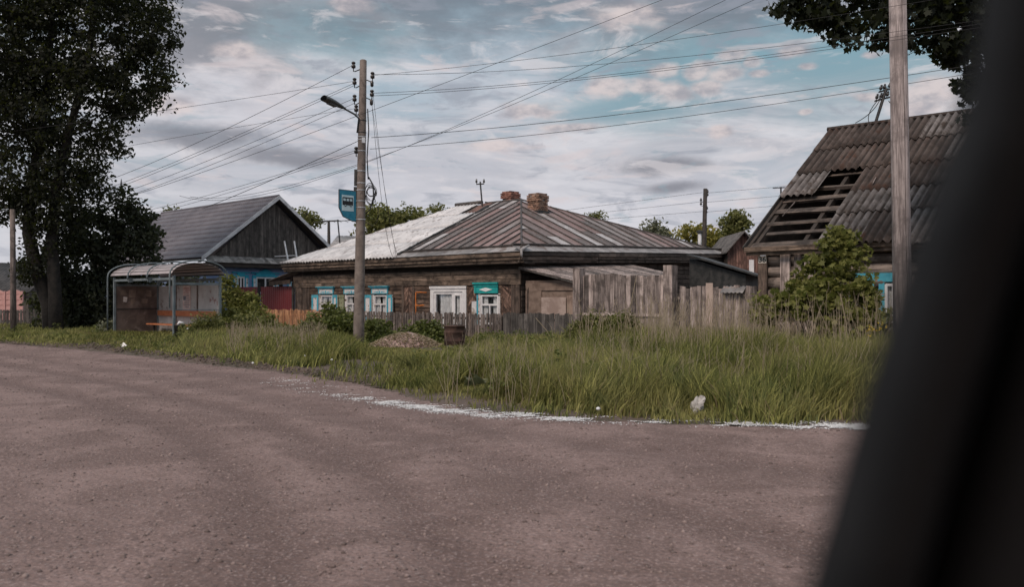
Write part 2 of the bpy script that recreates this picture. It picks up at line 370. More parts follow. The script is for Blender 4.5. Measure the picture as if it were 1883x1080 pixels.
def grassmat():
    m, t, p = newmat('grass_blades'); r = island(t); pos = geo(t)
    n = t.noise(pos, .55, 4, .6)
    n9 = t.noise(pos, 2.6, 3, .6)
    c = t.mix(t.math('POWER', r, 1.5), (.07, .087, .024), (.45, .445, .145))
    c = t.mix(t.mr(n, .42, .66, 0, .5), c, (.36, .32, .135))
    c = t.mix(t.mr(n9, .52, .66, 0, .6), c, (.085, .115, .045))
    c = t.mix(t.mr(r, .93, .97), c, (.26, .21, .12))
    t.set(p.inputs['Base Color'], c); p.inputs['Roughness'].default_value = .6; p.inputs['Specular IOR Level'].default_value = .2
    tr = t.n.new('ShaderNodeBsdfTranslucent'); t.set(tr.inputs[0], c)
    mx = t.n.new('ShaderNodeMixShader'); mx.inputs[0].default_value = .35
    t.l.new(p.outputs[0], mx.inputs[1]); t.l.new(tr.outputs[0], mx.inputs[2]); t.l.new(mx.outputs[0], t.n['Material Output'].inputs[0]); return m
M['grass'] = grassmat()
def glassmat():
    m, t, p = newmat('window_glass'); t.n.remove(p)
    g = t.n.new('ShaderNodeBsdfGlossy'); g.inputs['Roughness'].default_value = .04; g.inputs[0].default_value = (.8, .85, .88, 1)
    tr = t.n.new('ShaderNodeBsdfTransparent'); tr.inputs[0].default_value = (.96, .97, .97, 1)
    mx = t.n.new('ShaderNodeMixShader'); mx.inputs[0].default_value = .09
    t.l.new(tr.outputs[0], mx.inputs[1]); t.l.new(g.outputs[0], mx.inputs[2]); t.l.new(mx.outputs[0], t.n['Material Output'].inputs[0]); return m
M['glass'] = glassmat()
# ---------------------------------------------------------------- ground and road
EP = [(-90, 93)] + [(gx(px, d), d) for px, d in ((px, CAMZ*FPX/(py-HOR)) for px, py in ((-80, 625), (0, 632), (200, 648), (400, 673), (560, 690), (680, 712), (800, 741), (950, 764), (1100, 776), (1350, 783), (1600, 787)))] + [(8, 9.3), (20, 9.0), (60, 8.6)]
EX = np.array([p[0] for p in EP]); EY = np.array([p[1] for p in EP])
def wob(x, y): return np.sin(x*1.7+y*.6)*.5+np.sin(x*4.1-y*2.3+1.)*.3+np.sin(x*9.7+y*7.1+2.)*.2
def edgeY(x): return np.interp(x, EX, EY)
def edgeD(x, y):                      # metres beyond the road edge (negative on the road)
    s = np.where(x < -1., .74, np.where(x < 1.5, .9, 1.)); return (y-edgeY(x))*s+.10*wob(x*1.3, y*.4)
def axis(lo, hi, step, far):
    a = np.arange(lo, hi+1e-6, step); o = []
    k = step
    x = hi
    while x < far: k *= 1.45; x += k; o.append(x)
    k = step; x = lo; p = []
    while x > -far: k *= 1.45; x -= k; p.append(x)
    return np.array(p[::-1]+list(a)+o)
def sheet(name, zf, mat, lo, hi, far, st=.3):
    xs = axis(lo[0], hi[0], st, far); ys = axis(lo[1], hi[1], st, far)
    X, Y = np.meshgrid(xs, ys); v = np.stack([X, Y, zf(X, Y)], -1).reshape(-1, 3)
    n, m = len(xs), len(ys); i = np.arange((m-1)*n).reshape(m-1, n)[:, :-1].ravel()
    f = np.stack([i, i+1, i+n+1, i+n], 1); me = mesh_np(name, v, f)
    me.polygons.foreach_set('use_smooth', [True]*len(me.polygons)); return me
def groundz(X, Y):
    d = edgeD(X, Y)
    z = np.where(d > 0, .008+.03*np.clip(d, 0, 2)+.02*wob(X*.6, Y*.6)*np.clip(d, 0, 1), np.where(d > -.7, -.014, -.06))
    ridge = np.exp(-((d-.35)/.28)**2)*np.clip((-X-3.)/3., 0, 1)*np.clip((X+15)/3, 0, 1)
    return z+ridge*(.10+.05*wob(X*1.3, Y))
m, t, p = newmat('verge_soil'); pos = geo(t)
n = t.noise(pos, .8, 6, .6); n2 = t.noise(pos, 14, 5, .65)
c = t.mix(t.mr(n, .4, .62), (.075, .062, .045), (.12, .09, .075)); c = t.mix(t.mr(n2, .48, .66, 0, .7), c, (.20, .15, .135))
t.set(p.inputs['Base Color'], c); p.inputs['Roughness'].default_value = .95; t.set(p.inputs['Normal'], t.bump(n2, .8, .04)); M['soil'] = m
m, t, p = newmat('gravel_road'); pos = geo(t)
n = t.noise(pos, .9, 6, .65, .8); n2 = t.noise(pos, 9, 6, .7); n3 = t.noise(pos, 45, 4, .7); n4 = t.noise(pos, 2.2, 6, .65, .4)
c = t.mix(t.mr(n, .38, .62), (.158, .105, .094), (.262, .183, .168))
at_ = t.n.new('ShaderNodeAttribute'); at_.attribute_name = 'wheel_track'
c = t.mix(t.math('MULTIPLY', at_.outputs['Fac'], t.mr(n4, .25, .6, .55, 1.)), c, (.115, .073, .065))
c = t.mix(t.mr(n4, .5, .66, 0, .5), c, (.20, .135, .122))
n6 = t.noise(pos, 5, 7, .72, .6); c = t.mix(t.mr(n6, .53, .62, 0, .6), c, (.17, .115, .10)); c = t.mix(t.mr(n6, .44, .36, 0, .3), c, (.34, .25, .235))
c = t.mix(t.mr(n2, .55, .66, 0, .7), c, (.15, .10, .09)); c = t.mix(t.mr(n3, .54, .66, 0, .7), c, (.42, .32, .30)); c = t.mix(t.mr(n3, .45, .33, 0, .75), c, (.085, .06, .055))
sp = t.n.new('ShaderNodeTexVoronoi'); sp.inputs['Scale'].default_value = 26; t.set(sp.inputs['Vector'], pos)
c = t.mix(t.math('MULTIPLY', t.mr(sp.outputs['Distance'], .26, .16), t.mr(n4, .42, .6)), c, t.mix(sp.outputs['Color'], (.10, .08, .075), (.40, .33, .32)))
t.set(p.inputs['Base Color'], c); p.inputs['Roughness'].default_value = .92
hgt = t.math('ADD', t.math('MULTIPLY', n2, .6), t.math('ADD', t.math('MULTIPLY', n3, .3), t.math('MULTIPLY', sp.outputs['Distance'], -.35)))
t.set(p.inputs['Normal'], t.bump(hgt, .9, .035)); M['road'] = m
tag(link('ground', sheet('ground', groundz, M['soil'], (-30, 6), (16, 46), 1500), M['soil']), 'grassy dirt verge and yard ground along the road', None, kind='structure')
TR = [(-9, 2.5), (-5, 5.2), (-3.6, 8), (-4, 11.5), (-8, 16), (-16, 23)]
TRK = [[(560, 1200), (520, 1080), (482, 960), (430, 870), (340, 800), (200, 745), (0, 700), (-300, 660)], [(960, 1200), (880, 1080), (760, 930), (640, 840), (480, 770), (250, 712), (0, 668), (-300, 640)],
       [(1500, 1010), (1100, 905), (800, 812), (560, 745), (350, 705), (0, 650)], [(1600, 880), (1250, 842), (950, 800), (700, 748), (450, 695), (200, 662)]]
def tracks(X, Y):
    out = np.zeros(np.shape(X))
    for k, tr in enumerate(TRK):
        g = np.array([(gx(px, CAMZ*FPX/(py-HOR)), CAMZ*FPX/(py-HOR)) for px, py in tr])
        best = np.full(np.shape(X), 1e9)
        for a, b in zip(g[:-1], g[1:]):
            ab = b-a; t2 = np.clip(((X-a[0])*ab[0]+(Y-a[1])*ab[1])/(ab@ab), 0, 1); best = np.minimum(best, np.hypot(X-a[0]-t2*ab[0], Y-a[1]-t2*ab[1]))
        out = np.maximum(out, np.exp(-(best/(.22 if k < 2 else .3))**2)*(1 if k < 2 else .7))
    return out
def roadz(X, Y):
    d = edgeD(X, Y)
    z = .006+.014*wob(X*.35, Y*.3)*np.clip(-d/3, 0, 1)+.004*wob(X*1.9, Y*2.1)
    z = z-.022*tracks(X, Y)*np.clip((-d-.5)*2, 0, 1)               # wheel ruts
    return np.where(d > .02, -.03, z*np.clip(.3-d*3, 0, 1)+.004)
rme = sheet('road', roadz, M['road'], (-22, 1.5), (12, 31), 90, .14)
rv = np.zeros(len(rme.vertices)*3, np.float32); rme.vertices.foreach_get('co', rv); rv = rv.reshape(-1, 3)
rme.attributes.new('wheel_track', 'FLOAT', 'POINT').data.foreach_set('value', tracks(rv[:, 0], rv[:, 1]).astype(np.float32))
tag(link('road', rme, M['road']), 'wide unpaved road of pinkish grey gravel curving past the houses', None, kind='structure')
# ---------------------------------------------------------------- scatter helpers
def frames(n, tilt=None):
    a = RNG.normal(size=(n, 3)); a /= np.linalg.norm(a, axis=1)[:, None]
    if tilt is not None: a[:, 2] = np.abs(a[:, 2])+tilt; a /= np.linalg.norm(a, axis=1)[:, None]
    b = np.cross(a, RNG.normal(size=(n, 3))); b /= np.linalg.norm(b, axis=1)[:, None]
    return np.cross(b, a), b, a
LEAF = np.array([[0, -.5, 0], [.3, -.05, .1], [0, .55, -.06], [-.3, -.05, .1]])
MAPLE = np.array([[0, -.5, 0], [.22, -.28, .03], [.52, -.2, .05], [.26, .08, .02], [.36, .42, 0], [.1, .26, .02], [0, .6, -.08], [-.1, .26, .02], [-.36, .42, 0], [-.26, .08, .02], [-.52, -.2, .05], [-.22, -.28, .03]])
LONG = np.array([[0, -.5, 0], [.16, -.1, .05], [0, .6, -.12], [-.16, -.1, .05]])
def leaves(P, size, tpl=LEAF, tilt=None):
    n = len(P); s = size*RNG.uniform(.6, 1.35, n); a, b, c_ = frames(n, tilt)
    v = P[:, None, :]+s[:, None, None]*(tpl[None, :, 0:1]*a[:, None, :]+tpl[None, :, 1:2]*b[:, None, :]+tpl[None, :, 2:3]*c_[:, None, :])
    k = len(tpl); return v.reshape(-1, 3), np.arange(n*k).reshape(n, k)
def blob_pts(blobs, n, cl=.4, per=34, inner=.35):
    """leaf sprays: cluster centres inside ellipsoids (x,y,z,rx,ry,rz), leaves packed round each centre"""
    B = np.array(blobs); w_ = B[:, 3]*B[:, 5]; nc = max(3, n//per)
    idx = RNG.choice(len(B), nc, p=w_/w_.sum())
    d = RNG.normal(size=(nc, 3)); d /= np.linalg.norm(d, axis=1)[:, None]
    r = RNG.uniform(inner, 1.04, nc)[:, None]**.6
    C = B[idx, :3]+d*r*B[idx, 3:6]
    g_ = RNG.normal(size=(nc*per, 3)); gl_ = np.linalg.norm(g_, axis=1)[:, None]; g_ = g_*np.minimum(1, 1.75/gl_)
    q = np.repeat(C, per, 0)+g_*np.array([cl, cl, cl*.7])*np.repeat(RNG.uniform(.5, 1.2, nc), per)[:, None]
    return q, C
def pxblob(px, py, r, d, dr=1., fl=1.):
    p = at(px, py, d); q = r/FPX*d; return (p.x, p.y, p.z, q, q*dr, q*fl)
def foliage(name, P, size, mat, parent, tpl=LEAF, tilt=None, kind=None):
    v, f = leaves(P, size, tpl, tilt)
    if parent: v = v-np.array(ORG[rootof(parent).name])
    return link(name, mesh_np(name, v, f), mat, parent, kind)
def limb(p0, p1, bend, n=6):
    p0, p1 = Vector(p0), Vector(p1); m_ = (p0+p1)/2+Vector(bend)
    return [p0*(1-t)**2+m_*2*t*(1-t)+p1*t*t for t in [i/n for i in range(n+1)]]
def tree(name, label, base, trunkpts, trad, blobs, n, size, mat, cl=.4, per=34, nl=26, tpl=LEAF, group=None, bark='bark', inner=.35, tilt=None, lr=.05):
    t_ = thing(name, label, 'tree', base, group)
    mb = MB()
    for pts, r0, r1 in zip(trunkpts, [a for a, b in trad], [b for a, b in trad]):
        k = len(pts); mb.tube(pts, [r0+(r1-r0)*i/(k-1) for i in range(k)], 10)
    P, C = blob_pts(blobs, n, cl, per, inner)
    sp = [Vector(q) for pts in trunkpts for q in pts[len(pts)//3:]]
    lm = MB()
    for i in range(min(nl, len(C))):
        e = Vector(C[i]); s_ = min(sp, key=lambda q: (q-e).length+max(0, q.z-e.z)*1.5)
        L = (e-s_).length
        lm.tube(limb(s_, e, (random.uniform(-.1, .1)*L, random.uniform(-.1, .1)*L, -.05*L)), [lr*(1-.13*j) for j in range(7)], 5)
    mb.build('trunk', M[bark], t_, True); lm.build('limbs', M[bark], t_, True, 'stuff')
    foliage('crown', P, size, mat, t_, tpl, tilt); return t_
def gz(x, y): return float(groundz(np.array([x]), np.array([y]))[0])
def gp(px, d): x = gx(px, d); return Vector((x, d, gz(x, d)))
# ---------------------------------------------------------------- building helpers
def cut(u0, u1, z0, z1, holes):
    segs = [(u0, u1)]
    for (a, b, c_, d) in holes:
        if z1 <= c_+.02 or z0 >= d-.02: continue
        out = []
        for s, e in segs:
            if b <= s or a >= e: out.append((s, e)); continue
            if a > s: out.append((s, a))
            if b < e: out.append((b, e))
        segs = out
    return [(s, e) for s, e in segs if e-s > .04]
def hplanks(parent, O, e, n, u0, u1, z0, z1, rh, holes, mat, th=.035, name='plank', logs=False):
    z = z0
    while z < z1-.02:
        h = min(rh*random.uniform(.85, 1.15), z1-z)
        for s, t_ in cut(u0, u1, z, z+h, holes):
            off = random.uniform(0, .012)
            if logs:
                r = h/2; mb = MB(); k = 5
                c0 = O+Z*(z+r)-n*.02; mb.tube([c0+e*(s+(t_-s)*i/k)+n*random.uniform(-.012, .012) for i in range(k+1)], r*1.02, 10); mb.build('log', mat, parent, True)
            else:
                box(name, mat, parent, O+e*s+n*(off*2)+Z*(z+.008), e*(t_-s-.004), n*th, Z*(h-.024)+n*random.uniform(-.012, .016), .006)
        z += h
def vplanks(parent, O, e, n, u0, u1, zb, zt, w_, mat, th=.025, name='plank', gap=.008, lean=.0, ztj=.0, tops=None):
    u = u0
    while u < u1-.02:
        ww = min(w_*random.uniform(.75, 1.25), u1-u); top = (tops(u+ww/2) if tops else zt)+random.uniform(-ztj, ztj)
        l_ = random.uniform(-lean, lean)
        o_ = O+e*u+n*random.uniform(0, .012)+Z*zb
        box(name, mat, parent, o_, e*(ww-gap), n*th, Z*(top-zb)+e*l_*(top-zb), .003); u += ww
def window(parent, O, e, n, u0, u1, z0, z1, frame, casing, vm=(), hm=(), curtain=True, fw=.06, cw=.1, name='window'):
    """glazed window set in a wall plane; returns the frame object (a part), its pieces are sub-parts"""
    mb = MB(); d = .075
    for a, b, c_, dd in ((u0, u0+fw, z0, z1), (u1-fw, u1, z0, z1), (u0+fw, u1-fw, z0, z0+fw), (u0+fw, u1-fw, z1-fw, z1)):
        mb.obox(O+e*a+Z*c_-n*.03, e*(b-a), n*d, Z*(dd-c_))
    for (x, a, b, ww) in vm: mb.obox(O+e*(x-ww/2)+Z*a-n*.02, e*ww, n*.055, Z*(b-a))
    for (y, a, b, ww) in hm: mb.obox(O+e*a+Z*(y-ww/2)-n*.021, e*(b-a), n*.05, Z*ww)
    fr = mb.build(name, frame, parent)
    if casing is not None:
        for a, b, c_, dd in ((u0-cw, u0, z0-.05, z1+.04), (u1, u1+cw, z0-.05, z1+.04)): box('casing', casing, fr, O+e*a+Z*c_, e*(b-a), n*.06, Z*(dd-c_))
    box('pane', M['glass'], fr, O+e*(u0+fw*.5)+Z*(z0+fw*.5)-n*.012, e*(u1-u0-fw), n*.006, Z*(z1-z0-fw))
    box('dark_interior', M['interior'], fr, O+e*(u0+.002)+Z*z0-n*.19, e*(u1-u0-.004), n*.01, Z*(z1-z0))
    if curtain:
        for a, b in curtain if isinstance(curtain, list) else [(u0+fw, u1-fw)]:
            c_ = MB(); c_.grid(lambda s, t_: O+e*(a+(b-a)*s)+Z*(z0+.02+(z1-z0-.04)*t_)-n*(.05+.016*math.sin(s*(b-a)*34+math.sin(t_*3)*.6)), 36, 5)
            c_.build('curtain', M['curtain'], fr, True)
    return fr
def poly_on(O, e1, e2, pts): return [O+e1*a+e2*b for a, b in pts]
def corr(name, mat, parent, O, eu, ev, nr, u0, u1, v0, v1, wave=.2, amp=.024, clip=None, lift=0., chip=0.):
    nu = max(4, int((u1-u0)/wave*6)); ch = [random.uniform(0, chip) for _ in range(nu+1)]
    def fn(a, b):
        u = u0+(u1-u0)*a; v = v0+(v1-v0)*b
        if chip and b == 0: v += ch[int(round(a*nu))]
        if clip: u = clip(u, v)
        return O+eu*u+ev*v+nr*(amp*math.sin(u/wave*2*math.pi)+lift*(1-b)+.03)
    mb = MB(); mb.grid(fn, nu, 4, -nr*.009); return mb.build(name, mat, parent, True)
# ---------------------------------------------------------------- log house with hipped metal roof
W0 = Vector((.30, 31.2, 0)); LU = 14.3; LR = 13.5; WZ = 2.95
house = thing('log_house', 'long low brown log house with patched hipped metal roof, two chimneys and turquoise shutters', 'house', W0)
PLW = lambda px, py: uz(px, py, W0, F)
inn = .22
q = [W0+R*inn+F*inn, W0+R*(LR-inn)+F*inn, W0+R*(LR-inn)+F*(LU-inn), W0+R*inn+F*(LU-inn)]
MB().prism([p-Z*.2 for p in q], Z*(WZ+.5)).build('wall', M['core'], house)
ZF = 1.93
wins = {}
def wpx(x0, x1, y0, zb): 
    ua, za = PLW(x1, y0); ub, zb2 = PLW(x0, y0); return ua, ub, zb, (za+zb2)/2
wins['A'] = wpx(591.5, 613, 543, .55); wins['B'] = wpx(638.5, 660.5, 543, .55); wins['C'] = wpx(689.5, 712.5, 543, .55)
wins['D'] = wpx(800, 853, 537, .42); wins['E'] = wpx(885, 918, 542, .45)
holes = list(wins.values())
piers = [PLW(956, 540)[0], PLW(942, 540)[0], PLW(764, 540)[0], PLW(741, 540)[0], PLW(571, 540)[0], PLW(557, 540)[0], PLW(545, 540)[0]]
her1 = (PLW(941, 540)[0], PLW(921, 540)[0]); her2 = (PLW(884, 540)[0]+.12, PLW(859, 540)[0]-.12)
hh = holes+[(her1[0], her1[1]-.1, 0, 3), (her2[0], her2[1], 0, 3), (-1, piers[1], 0, 3), (piers[2], piers[3], 0, 3), (piers[4], 20, 0, 3)]
hplanks(house, W0, F, nF, 0, LU, .05, ZF, .17, hh, M['plankF'])
def herring(u0, u1, sgn):                       # slanting boards, cut to the pier
    z = .1
    while z < ZF+.3:
        w_ = u1-u0; dz = w_*.95*sgn
        pts = []
        for (a, b) in ((u0, z), (u1, z+dz), (u1, z+dz+.125), (u0, z+.125)): pts.append((a, min(max(b, .05), ZF)))
        if max(b for a, b in pts)-min(b for a, b in pts) > .03:
            MB().prism([W0+F*a+Z*b+nF*random.uniform(0, .012) for a, b in pts], nF*.03).build('plank', M['herring'], house)
        z += .14
herring(her1[0], her1[1], 1); mid = (her2[0]+her2[1])/2; herring(her2[0], mid-.01, 1) ; herring(mid+.01, her2[1], -1)
pm = (piers[2]+piers[3])/2
herring(piers[2]+.13, pm-.01, 1); herring(pm+.01, piers[3]-.13, -1)
for a, b in ((-.03, piers[1]*.55), (piers[1]*.6, piers[1]), (piers[2], piers[2]+.12), (piers[3]-.12, piers[3]), (piers[4], piers[4]+.16), (piers[4]+.2, piers[5]-.06), (piers[5], piers[6]-.1), (piers[6]-.08, LU)):
    box('pilaster_board', M['pilaster'], house, W0+F*a+nF*.01+Z*.02, F*(b-a), nF*.06, Z*(ZF-.02), .003)
# frieze and cornice boards, each board its own length
z = ZF
for rh, pr in ((.2, .09), (.19, .075), (.16, .10)):
    u = -.08
    while u < LU:
        L = min(random.uniform(3.2, 5.4), LU+.1-u)
        box('frieze_board', M['frieze'], house, W0+F*u+nF*(pr-.04)+Z*z, F*(L-.01), nF*.045+Z*random.uniform(-.004, .004), Z*(rh-.014)+nF*random.uniform(-.01, .02), .007); u += L
    z += rh
# side wall (in deep shade under the eave)
hplanks(house, W0, R, nR, .02, LR, .05, 3.25, .2, [], M['plankR'])
# windows with turquoise casings
def header(u0, u1, z0, zt, fr, big=False):
    mid = (u0+u1)/2
    if not big:
        box('frieze_panel', M['whitepeel'], fr, W0+F*(u0-.03)+nF*.045+Z*z0, F*(u1-u0+.06), nF*.05, Z*(zt-z0-.09))
        tr = MB()
        tr.obox(W0+F*(u0-.05)+nF*.05+Z*(z0-.012), F*(u1-u0+.10), nF*.06, Z*.03)
        for s in (0, 1): tr.obox(W0+F*(u0-.05+s*(u1-u0+.04))+nF*.047+Z*(z0+.02), F*.06, nF*.058, Z*(zt-z0-.12))
        for s in (-1, 1):
            tr.prism([W0+nF*.095+F*(mid+s*.10)+Z*(z0+.04), W0+nF*.095+F*(mid+s*(u1-u0)*.42)+Z*(z0+.075), W0+nF*.095+F*(mid+s*.10)+Z*(z0+.09)], nF*.012)
        tr.lathe(W0+nF*.09+F*mid+Z*(z0+.075), nF, [(0, .05), (.025, .045), (.03, .01)], 10)
        tr.build('header_trim', M['teal'], fr)
        cp = MB(); cp.obox(W0+F*(u0-.10)+nF*.03+Z*(zt-.085), F*(u1-u0+.2), nF*.11, Z*.06); cp.obox(W0+F*(u0-.15)+nF*.02+Z*(zt-.023), F*(u1-u0+.3), nF*.17, Z*.035)
        cp.build('header_cap', M['teal'], fr)
for k in 'ABC':
    u0, u1, z0, z1 = wins[k]; zt = z0+(z1-z0)*.62
    fr = window(house, W0, F, nF, u0, u1, z0, z1, M['whitepeel'], M['whitepeel'], [((u0+u1)/2, z0, zt, .05)], [(zt, u0, u1, .06)], [(u0+.07, u0+(u1-u0)*.42), (u0+(u1-u0)*.62, u1-.07)], .065, .09)
    header(u0-.08, u1+.08, z1+.07, z1+.37, fr)
    for side in (0, 1):                           # shutters folded open
        old = (k == 'B' and side == 1)
        wd = .52 if side else .46
        o_ = W0+Z*(z0-.04)+nF*.075+F*(u1+.10 if side else u0-.10)
        ev = F if side else (-F*.985+nF*.17)
        if not side: ev = ev.normalized()
        nn = ev.cross(Z); nn = nn if nn.dot(nF) > 0 else -nn
        H = z1-z0+.05
        pm_ = M['greenpeel'] if old else M['whitepeel']
        sh = box('shutter', pm_, house, o_, ev*wd, nn*.03, Z*H)
        rim = MB()
        for a, b, c_, dd in ((0, .11, 0, H), (wd-.11, wd, 0, H), (.11, wd-.11, 0, .12), (.11, wd-.11, H-.12, H)):
            rim.obox(o_+ev*a+Z*c_+nn*.031, ev*(b-a), nn*.018, Z*(dd-c_))
        rim.build('shutter_rim', M['greenpeel'] if old else M['teal'], sh)
# white double window
u0, u1, z0, z1 = wins['D']; um = u0+(u1-u0)*.34
fr = window(house, W0, F, nF, u0, u1, z0, z1, M['white'], None, [(um, z0, z1, .16)], [], [(u0+.1, um-.12), (um+.12, um+.12+(u1-um)*.62)], .09)
cb = MB(); cw = .2
cb.obox(W0+F*(u1)+Z*(z0-.1)+nF*.01, F*cw, nF*.07, Z*(z1-z0+.3)); cb.obox(W0+F*(u0-cw)+Z*(z0-.1)+nF*.01, F*cw, nF*.07, Z*(z1-z0+.3))
cb.obox(W0+F*u0+Z*z1+nF*.01, F*(u1-u0), nF*.07, Z*.2); cb.obox(W0+F*(u0-cw-.03)+Z*(z1+.12)+nF*.081, F*(u1-u0+2*cw+.06), nF*.03, Z*.10)
cb.obox(W0+F*(u0-cw)+Z*(z0-.16)+nF*.02, F*(u1-u0+2*cw), nF*.11, Z*.058); cb.build('casing', M['white'], fr)
sash = MB()
for a, b, c_, dd in ((u0+.09, u0+.15, z0+.09, z1-.09), (um-.14, um-.08, z0+.09, z1-.09), (u0+.15, um-.14, z1-.15, z1-.09)): sash.obox(W0+F*a+Z*c_+nF*.046, F*(b-a), nF*.02, Z*(dd-c_))
sash.build('sash', M['white'], fr)
# window with the green-turquoise header and diamond
u0, u1, z0, z1 = wins['E']; zt = z0+(z1-z0)*.66; mid = (u0+u1)/2
fr = window(house, W0, F, nF, u0, u1, z0, z1, M['white'], M['whitepeel'], [(mid, z0, zt, .05)], [(zt, u0, u1, .07)], [(u0+.08, u0+.34), (u0+.62, u1-.08)], .07, .10)
hb = MB(); hb.obox(W0+F*(u0-.02)+nF*.06+Z*(z1+.05), F*(u1-u0+.30), nF*.05, Z*.34); hb.build('header_board', M['tealdeep'], fr)
cp = MB(); cp.obox(W0+F*(u0-.06)+nF*.05+Z*(z1+.392), F*(u1-u0+.38), nF*.12, Z*.06)
cp.obox(W0+F*(u0-.06)+nF*.112+Z*(z1+.30), F*(u1-u0+.38), nF*.025, Z*.025); cp.obox(W0+F*(u1+.17)+nF*.112+Z*(z1+.05), F*.06, nF*.02, Z*.25); cp.build('header_cap', M['tealdeep'], fr)
cdx = mid+.12; MB().prism([W0+nF*.112+F*(cdx+a)+Z*(z1+.185+b) for a, b in ((-.34, 0), (0, -.075), (.34, 0), (0, .075))], nF*.015).build('diamond', M['white'], fr)
box('inner_trim', M['teal'], fr, W0+F*(u1+.11)+nF*.03+Z*z0, F*.06, nF*.05, Z*(z1-z0))
box('shutter', M['whitepeel'], house, W0+F*(u1+.19)+nF*.04+Z*(z0-.05), F*.16+nF*.09, nF*.03, Z*(z1-z0-.2))
# orange foam round the boarded-up opening
fu = [PLW(795, 560)[0]+.28, PLW(766.5, 560)[0]]; fz = (PLW(766, 538)[1], PLW(766, 562)[1])
for k, pts in enumerate(([(fu[0], fz[0]), (fu[1], fz[0])], [(fu[1], fz[0]), (fu[1], .8), (fu[1]-.12, .74)], [(fu[0]+.15, fz[1]), (fu[1], fz[1])])):
    P_ = [];
    for (a, b), (c_, d) in zip(pts[:-1], pts[1:]):
        for i in range(9): P_.append(W0+nF*.05+F*(a+(c_-a)*i/8+random.uniform(-.012, .012))+Z*(b+(d-b)*i/8+random.uniform(-.012, .012)))
    MB().tube(P_, [random.uniform(.018, .034) for _ in P_], 6).build('foam_bead', M['foam'], house, True)
# ---- roof
OV = .55
E0 = W0+nF*OV+nR*OV; E0.z = 3.07
APu, APv = 5.5, 6.0; RLu = 9.56; EU = 15.3; PEND = LR+2*OV
AP = E0+F*APu+R*APv; AP.z = 5.79
RL = E0+F*RLu+R*6.0; RL.z = 5.82
EL = E0+F*EU; EL.z = 3.04
ER = E0+R*PEND; ER.z = 3.52
EB = EL+R*12; EB.z = 3.3
roof = MB(); dn = Z*-.05
roof.v += [p+dn for p in (E0, EL, RL, AP, ER, EB)]; roof.f += [(0, 3, 2, 1), (0, 4, 3), (3, 4, 5, 2), (1, 2, 5), (0, 1, 5, 4)]
roof = roof.build('roof', M['core'], house)
vf = (R*6+Z*(5.79-3.07))/6; nf = F.cross(vf); nf = (nf if nf.z > 0 else -nf).normalized()     # front slope: up vector per metre of run
def front_top(u): return 6.0*min(1, u/APu) if u < APu else (6.0 if u <= RLu else 6.0*(EU-u)/(EU-RLu))
# side slope plane through E0, ER, AP
er = (ER-E0)/PEND; up2 = (AP-E0-er*6.0)/5.5; n2v = er.cross(up2); n2v = (n2v if n2v.z > 0 else -n2v).normalized()
def side_top(p): return 5.5*p/6.0 if p < 6 else max(0, 5.5*(PEND-p)/(PEND-6.0))
def strips(O, eu, ev, nr, us, top, v_lo, nm):
    for u0, u1 in zip(us[:-1], us[1:]):
        a, b = top(u0), top(u1); tm = max(a, b)
        if tm < .25: continue
        brk = [v_lo]
        br = v_lo+random.uniform(.8, 2.2)
        while br < tm-.3: brk.append(br); br += random.uniform(1.3, 2.3)
        brk.append(99)
        for v0, v1 in zip(brk[:-1], brk[1:]):
            A, B = min(v1, a), min(v1, b); pts = [(u0+.004, v0), (u1-.004, v0)]
            if b > v0: pts.append((u1-.004, B))
            if a > v0: pts.append((u0+.004, A))
            if a > v1 > b or b > v1 > a: pass
            if len(pts) < 3: continue
            if len(pts) == 3 and (min(a, b) <= v0): 
                k = (v0-a)/(b-a) if abs(b-a) > 1e-6 else 0; uc = u0+(u1-u0)*k
                pts = [(uc, v0), (u1-.004, v0), (u1-.004, B)] if b > v0 else [(u0+.004, v0), (uc, v0), (u0+.004, A)]
            l_ = random.uniform(0, .008)
            MB().prism([O+eu*x+ev*y+nr*l_ for x, y in pts], nr*.012).build('roof_panel', M['seam'], roof)
        if b > .35:
            L = top(u1); pts = [O+eu*(u1+random.uniform(-.012, .012))+ev*(v_lo+(L-v_lo)*i/5)+nr*.03 for i in range(6)]
            mb = MB()
            for p0, p1 in zip(pts[:-1], pts[1:]): mb.obox(p0-eu*.016, eu*.032, p1-p0, nr*.045)
            mb.build('roof_seam', M['seamrib'], roof)
us = [0.]; 
while us[-1] < 6.9: us.append(min(7.0, us[-1]+random.uniform(.5, .62)))
strips(E0, F, vf, nf, us, front_top, .42, 'f')
ps = [0.]
while ps[-1] < PEND-.3: ps.append(min(PEND, ps[-1]+random.uniform(.62, .78)))
strips(E0, er, up2, n2v, ps, side_top, .40, 's')
# eave strips: upstand gutter and the lower apron sheets
def eave(O, eu, ev, nr, L, segs, wob_):
    u = -.02
    while u < L-.05:
        l_ = min(random.uniform(1.5, 2.4), L-u); t_ = random.uniform(0, .01)
        MB().prism([O+eu*(u+.004)+ev*-.02+nr*t_, O+eu*(u+l_-.004)+ev*-.02+nr*t_, O+eu*(u+l_-.004)+ev*.41+nr*t_, O+eu*(u+.004)+ev*.41+nr*t_], nr*.012).build('apron_sheet', M['galv'], roof)
        u += l_
    n_ = 14; mb = MB(); P_ = [O+eu*(L*i/n_)+ev*.42+nr*(.02+.015*math.sin(i*1.3)) for i in range(n_+1)]
    for p0, p1 in zip(P_[:-1], P_[1:]): mb.obox(p0, p1-p0, ev*.03, nr*.085)
    mb.build('gutter_upstand', M['seamrib'], roof)
eave(E0, F, vf, nf, 7.0, 4, 0); eave(E0, er, up2, n2v, PEND, 5, 0)
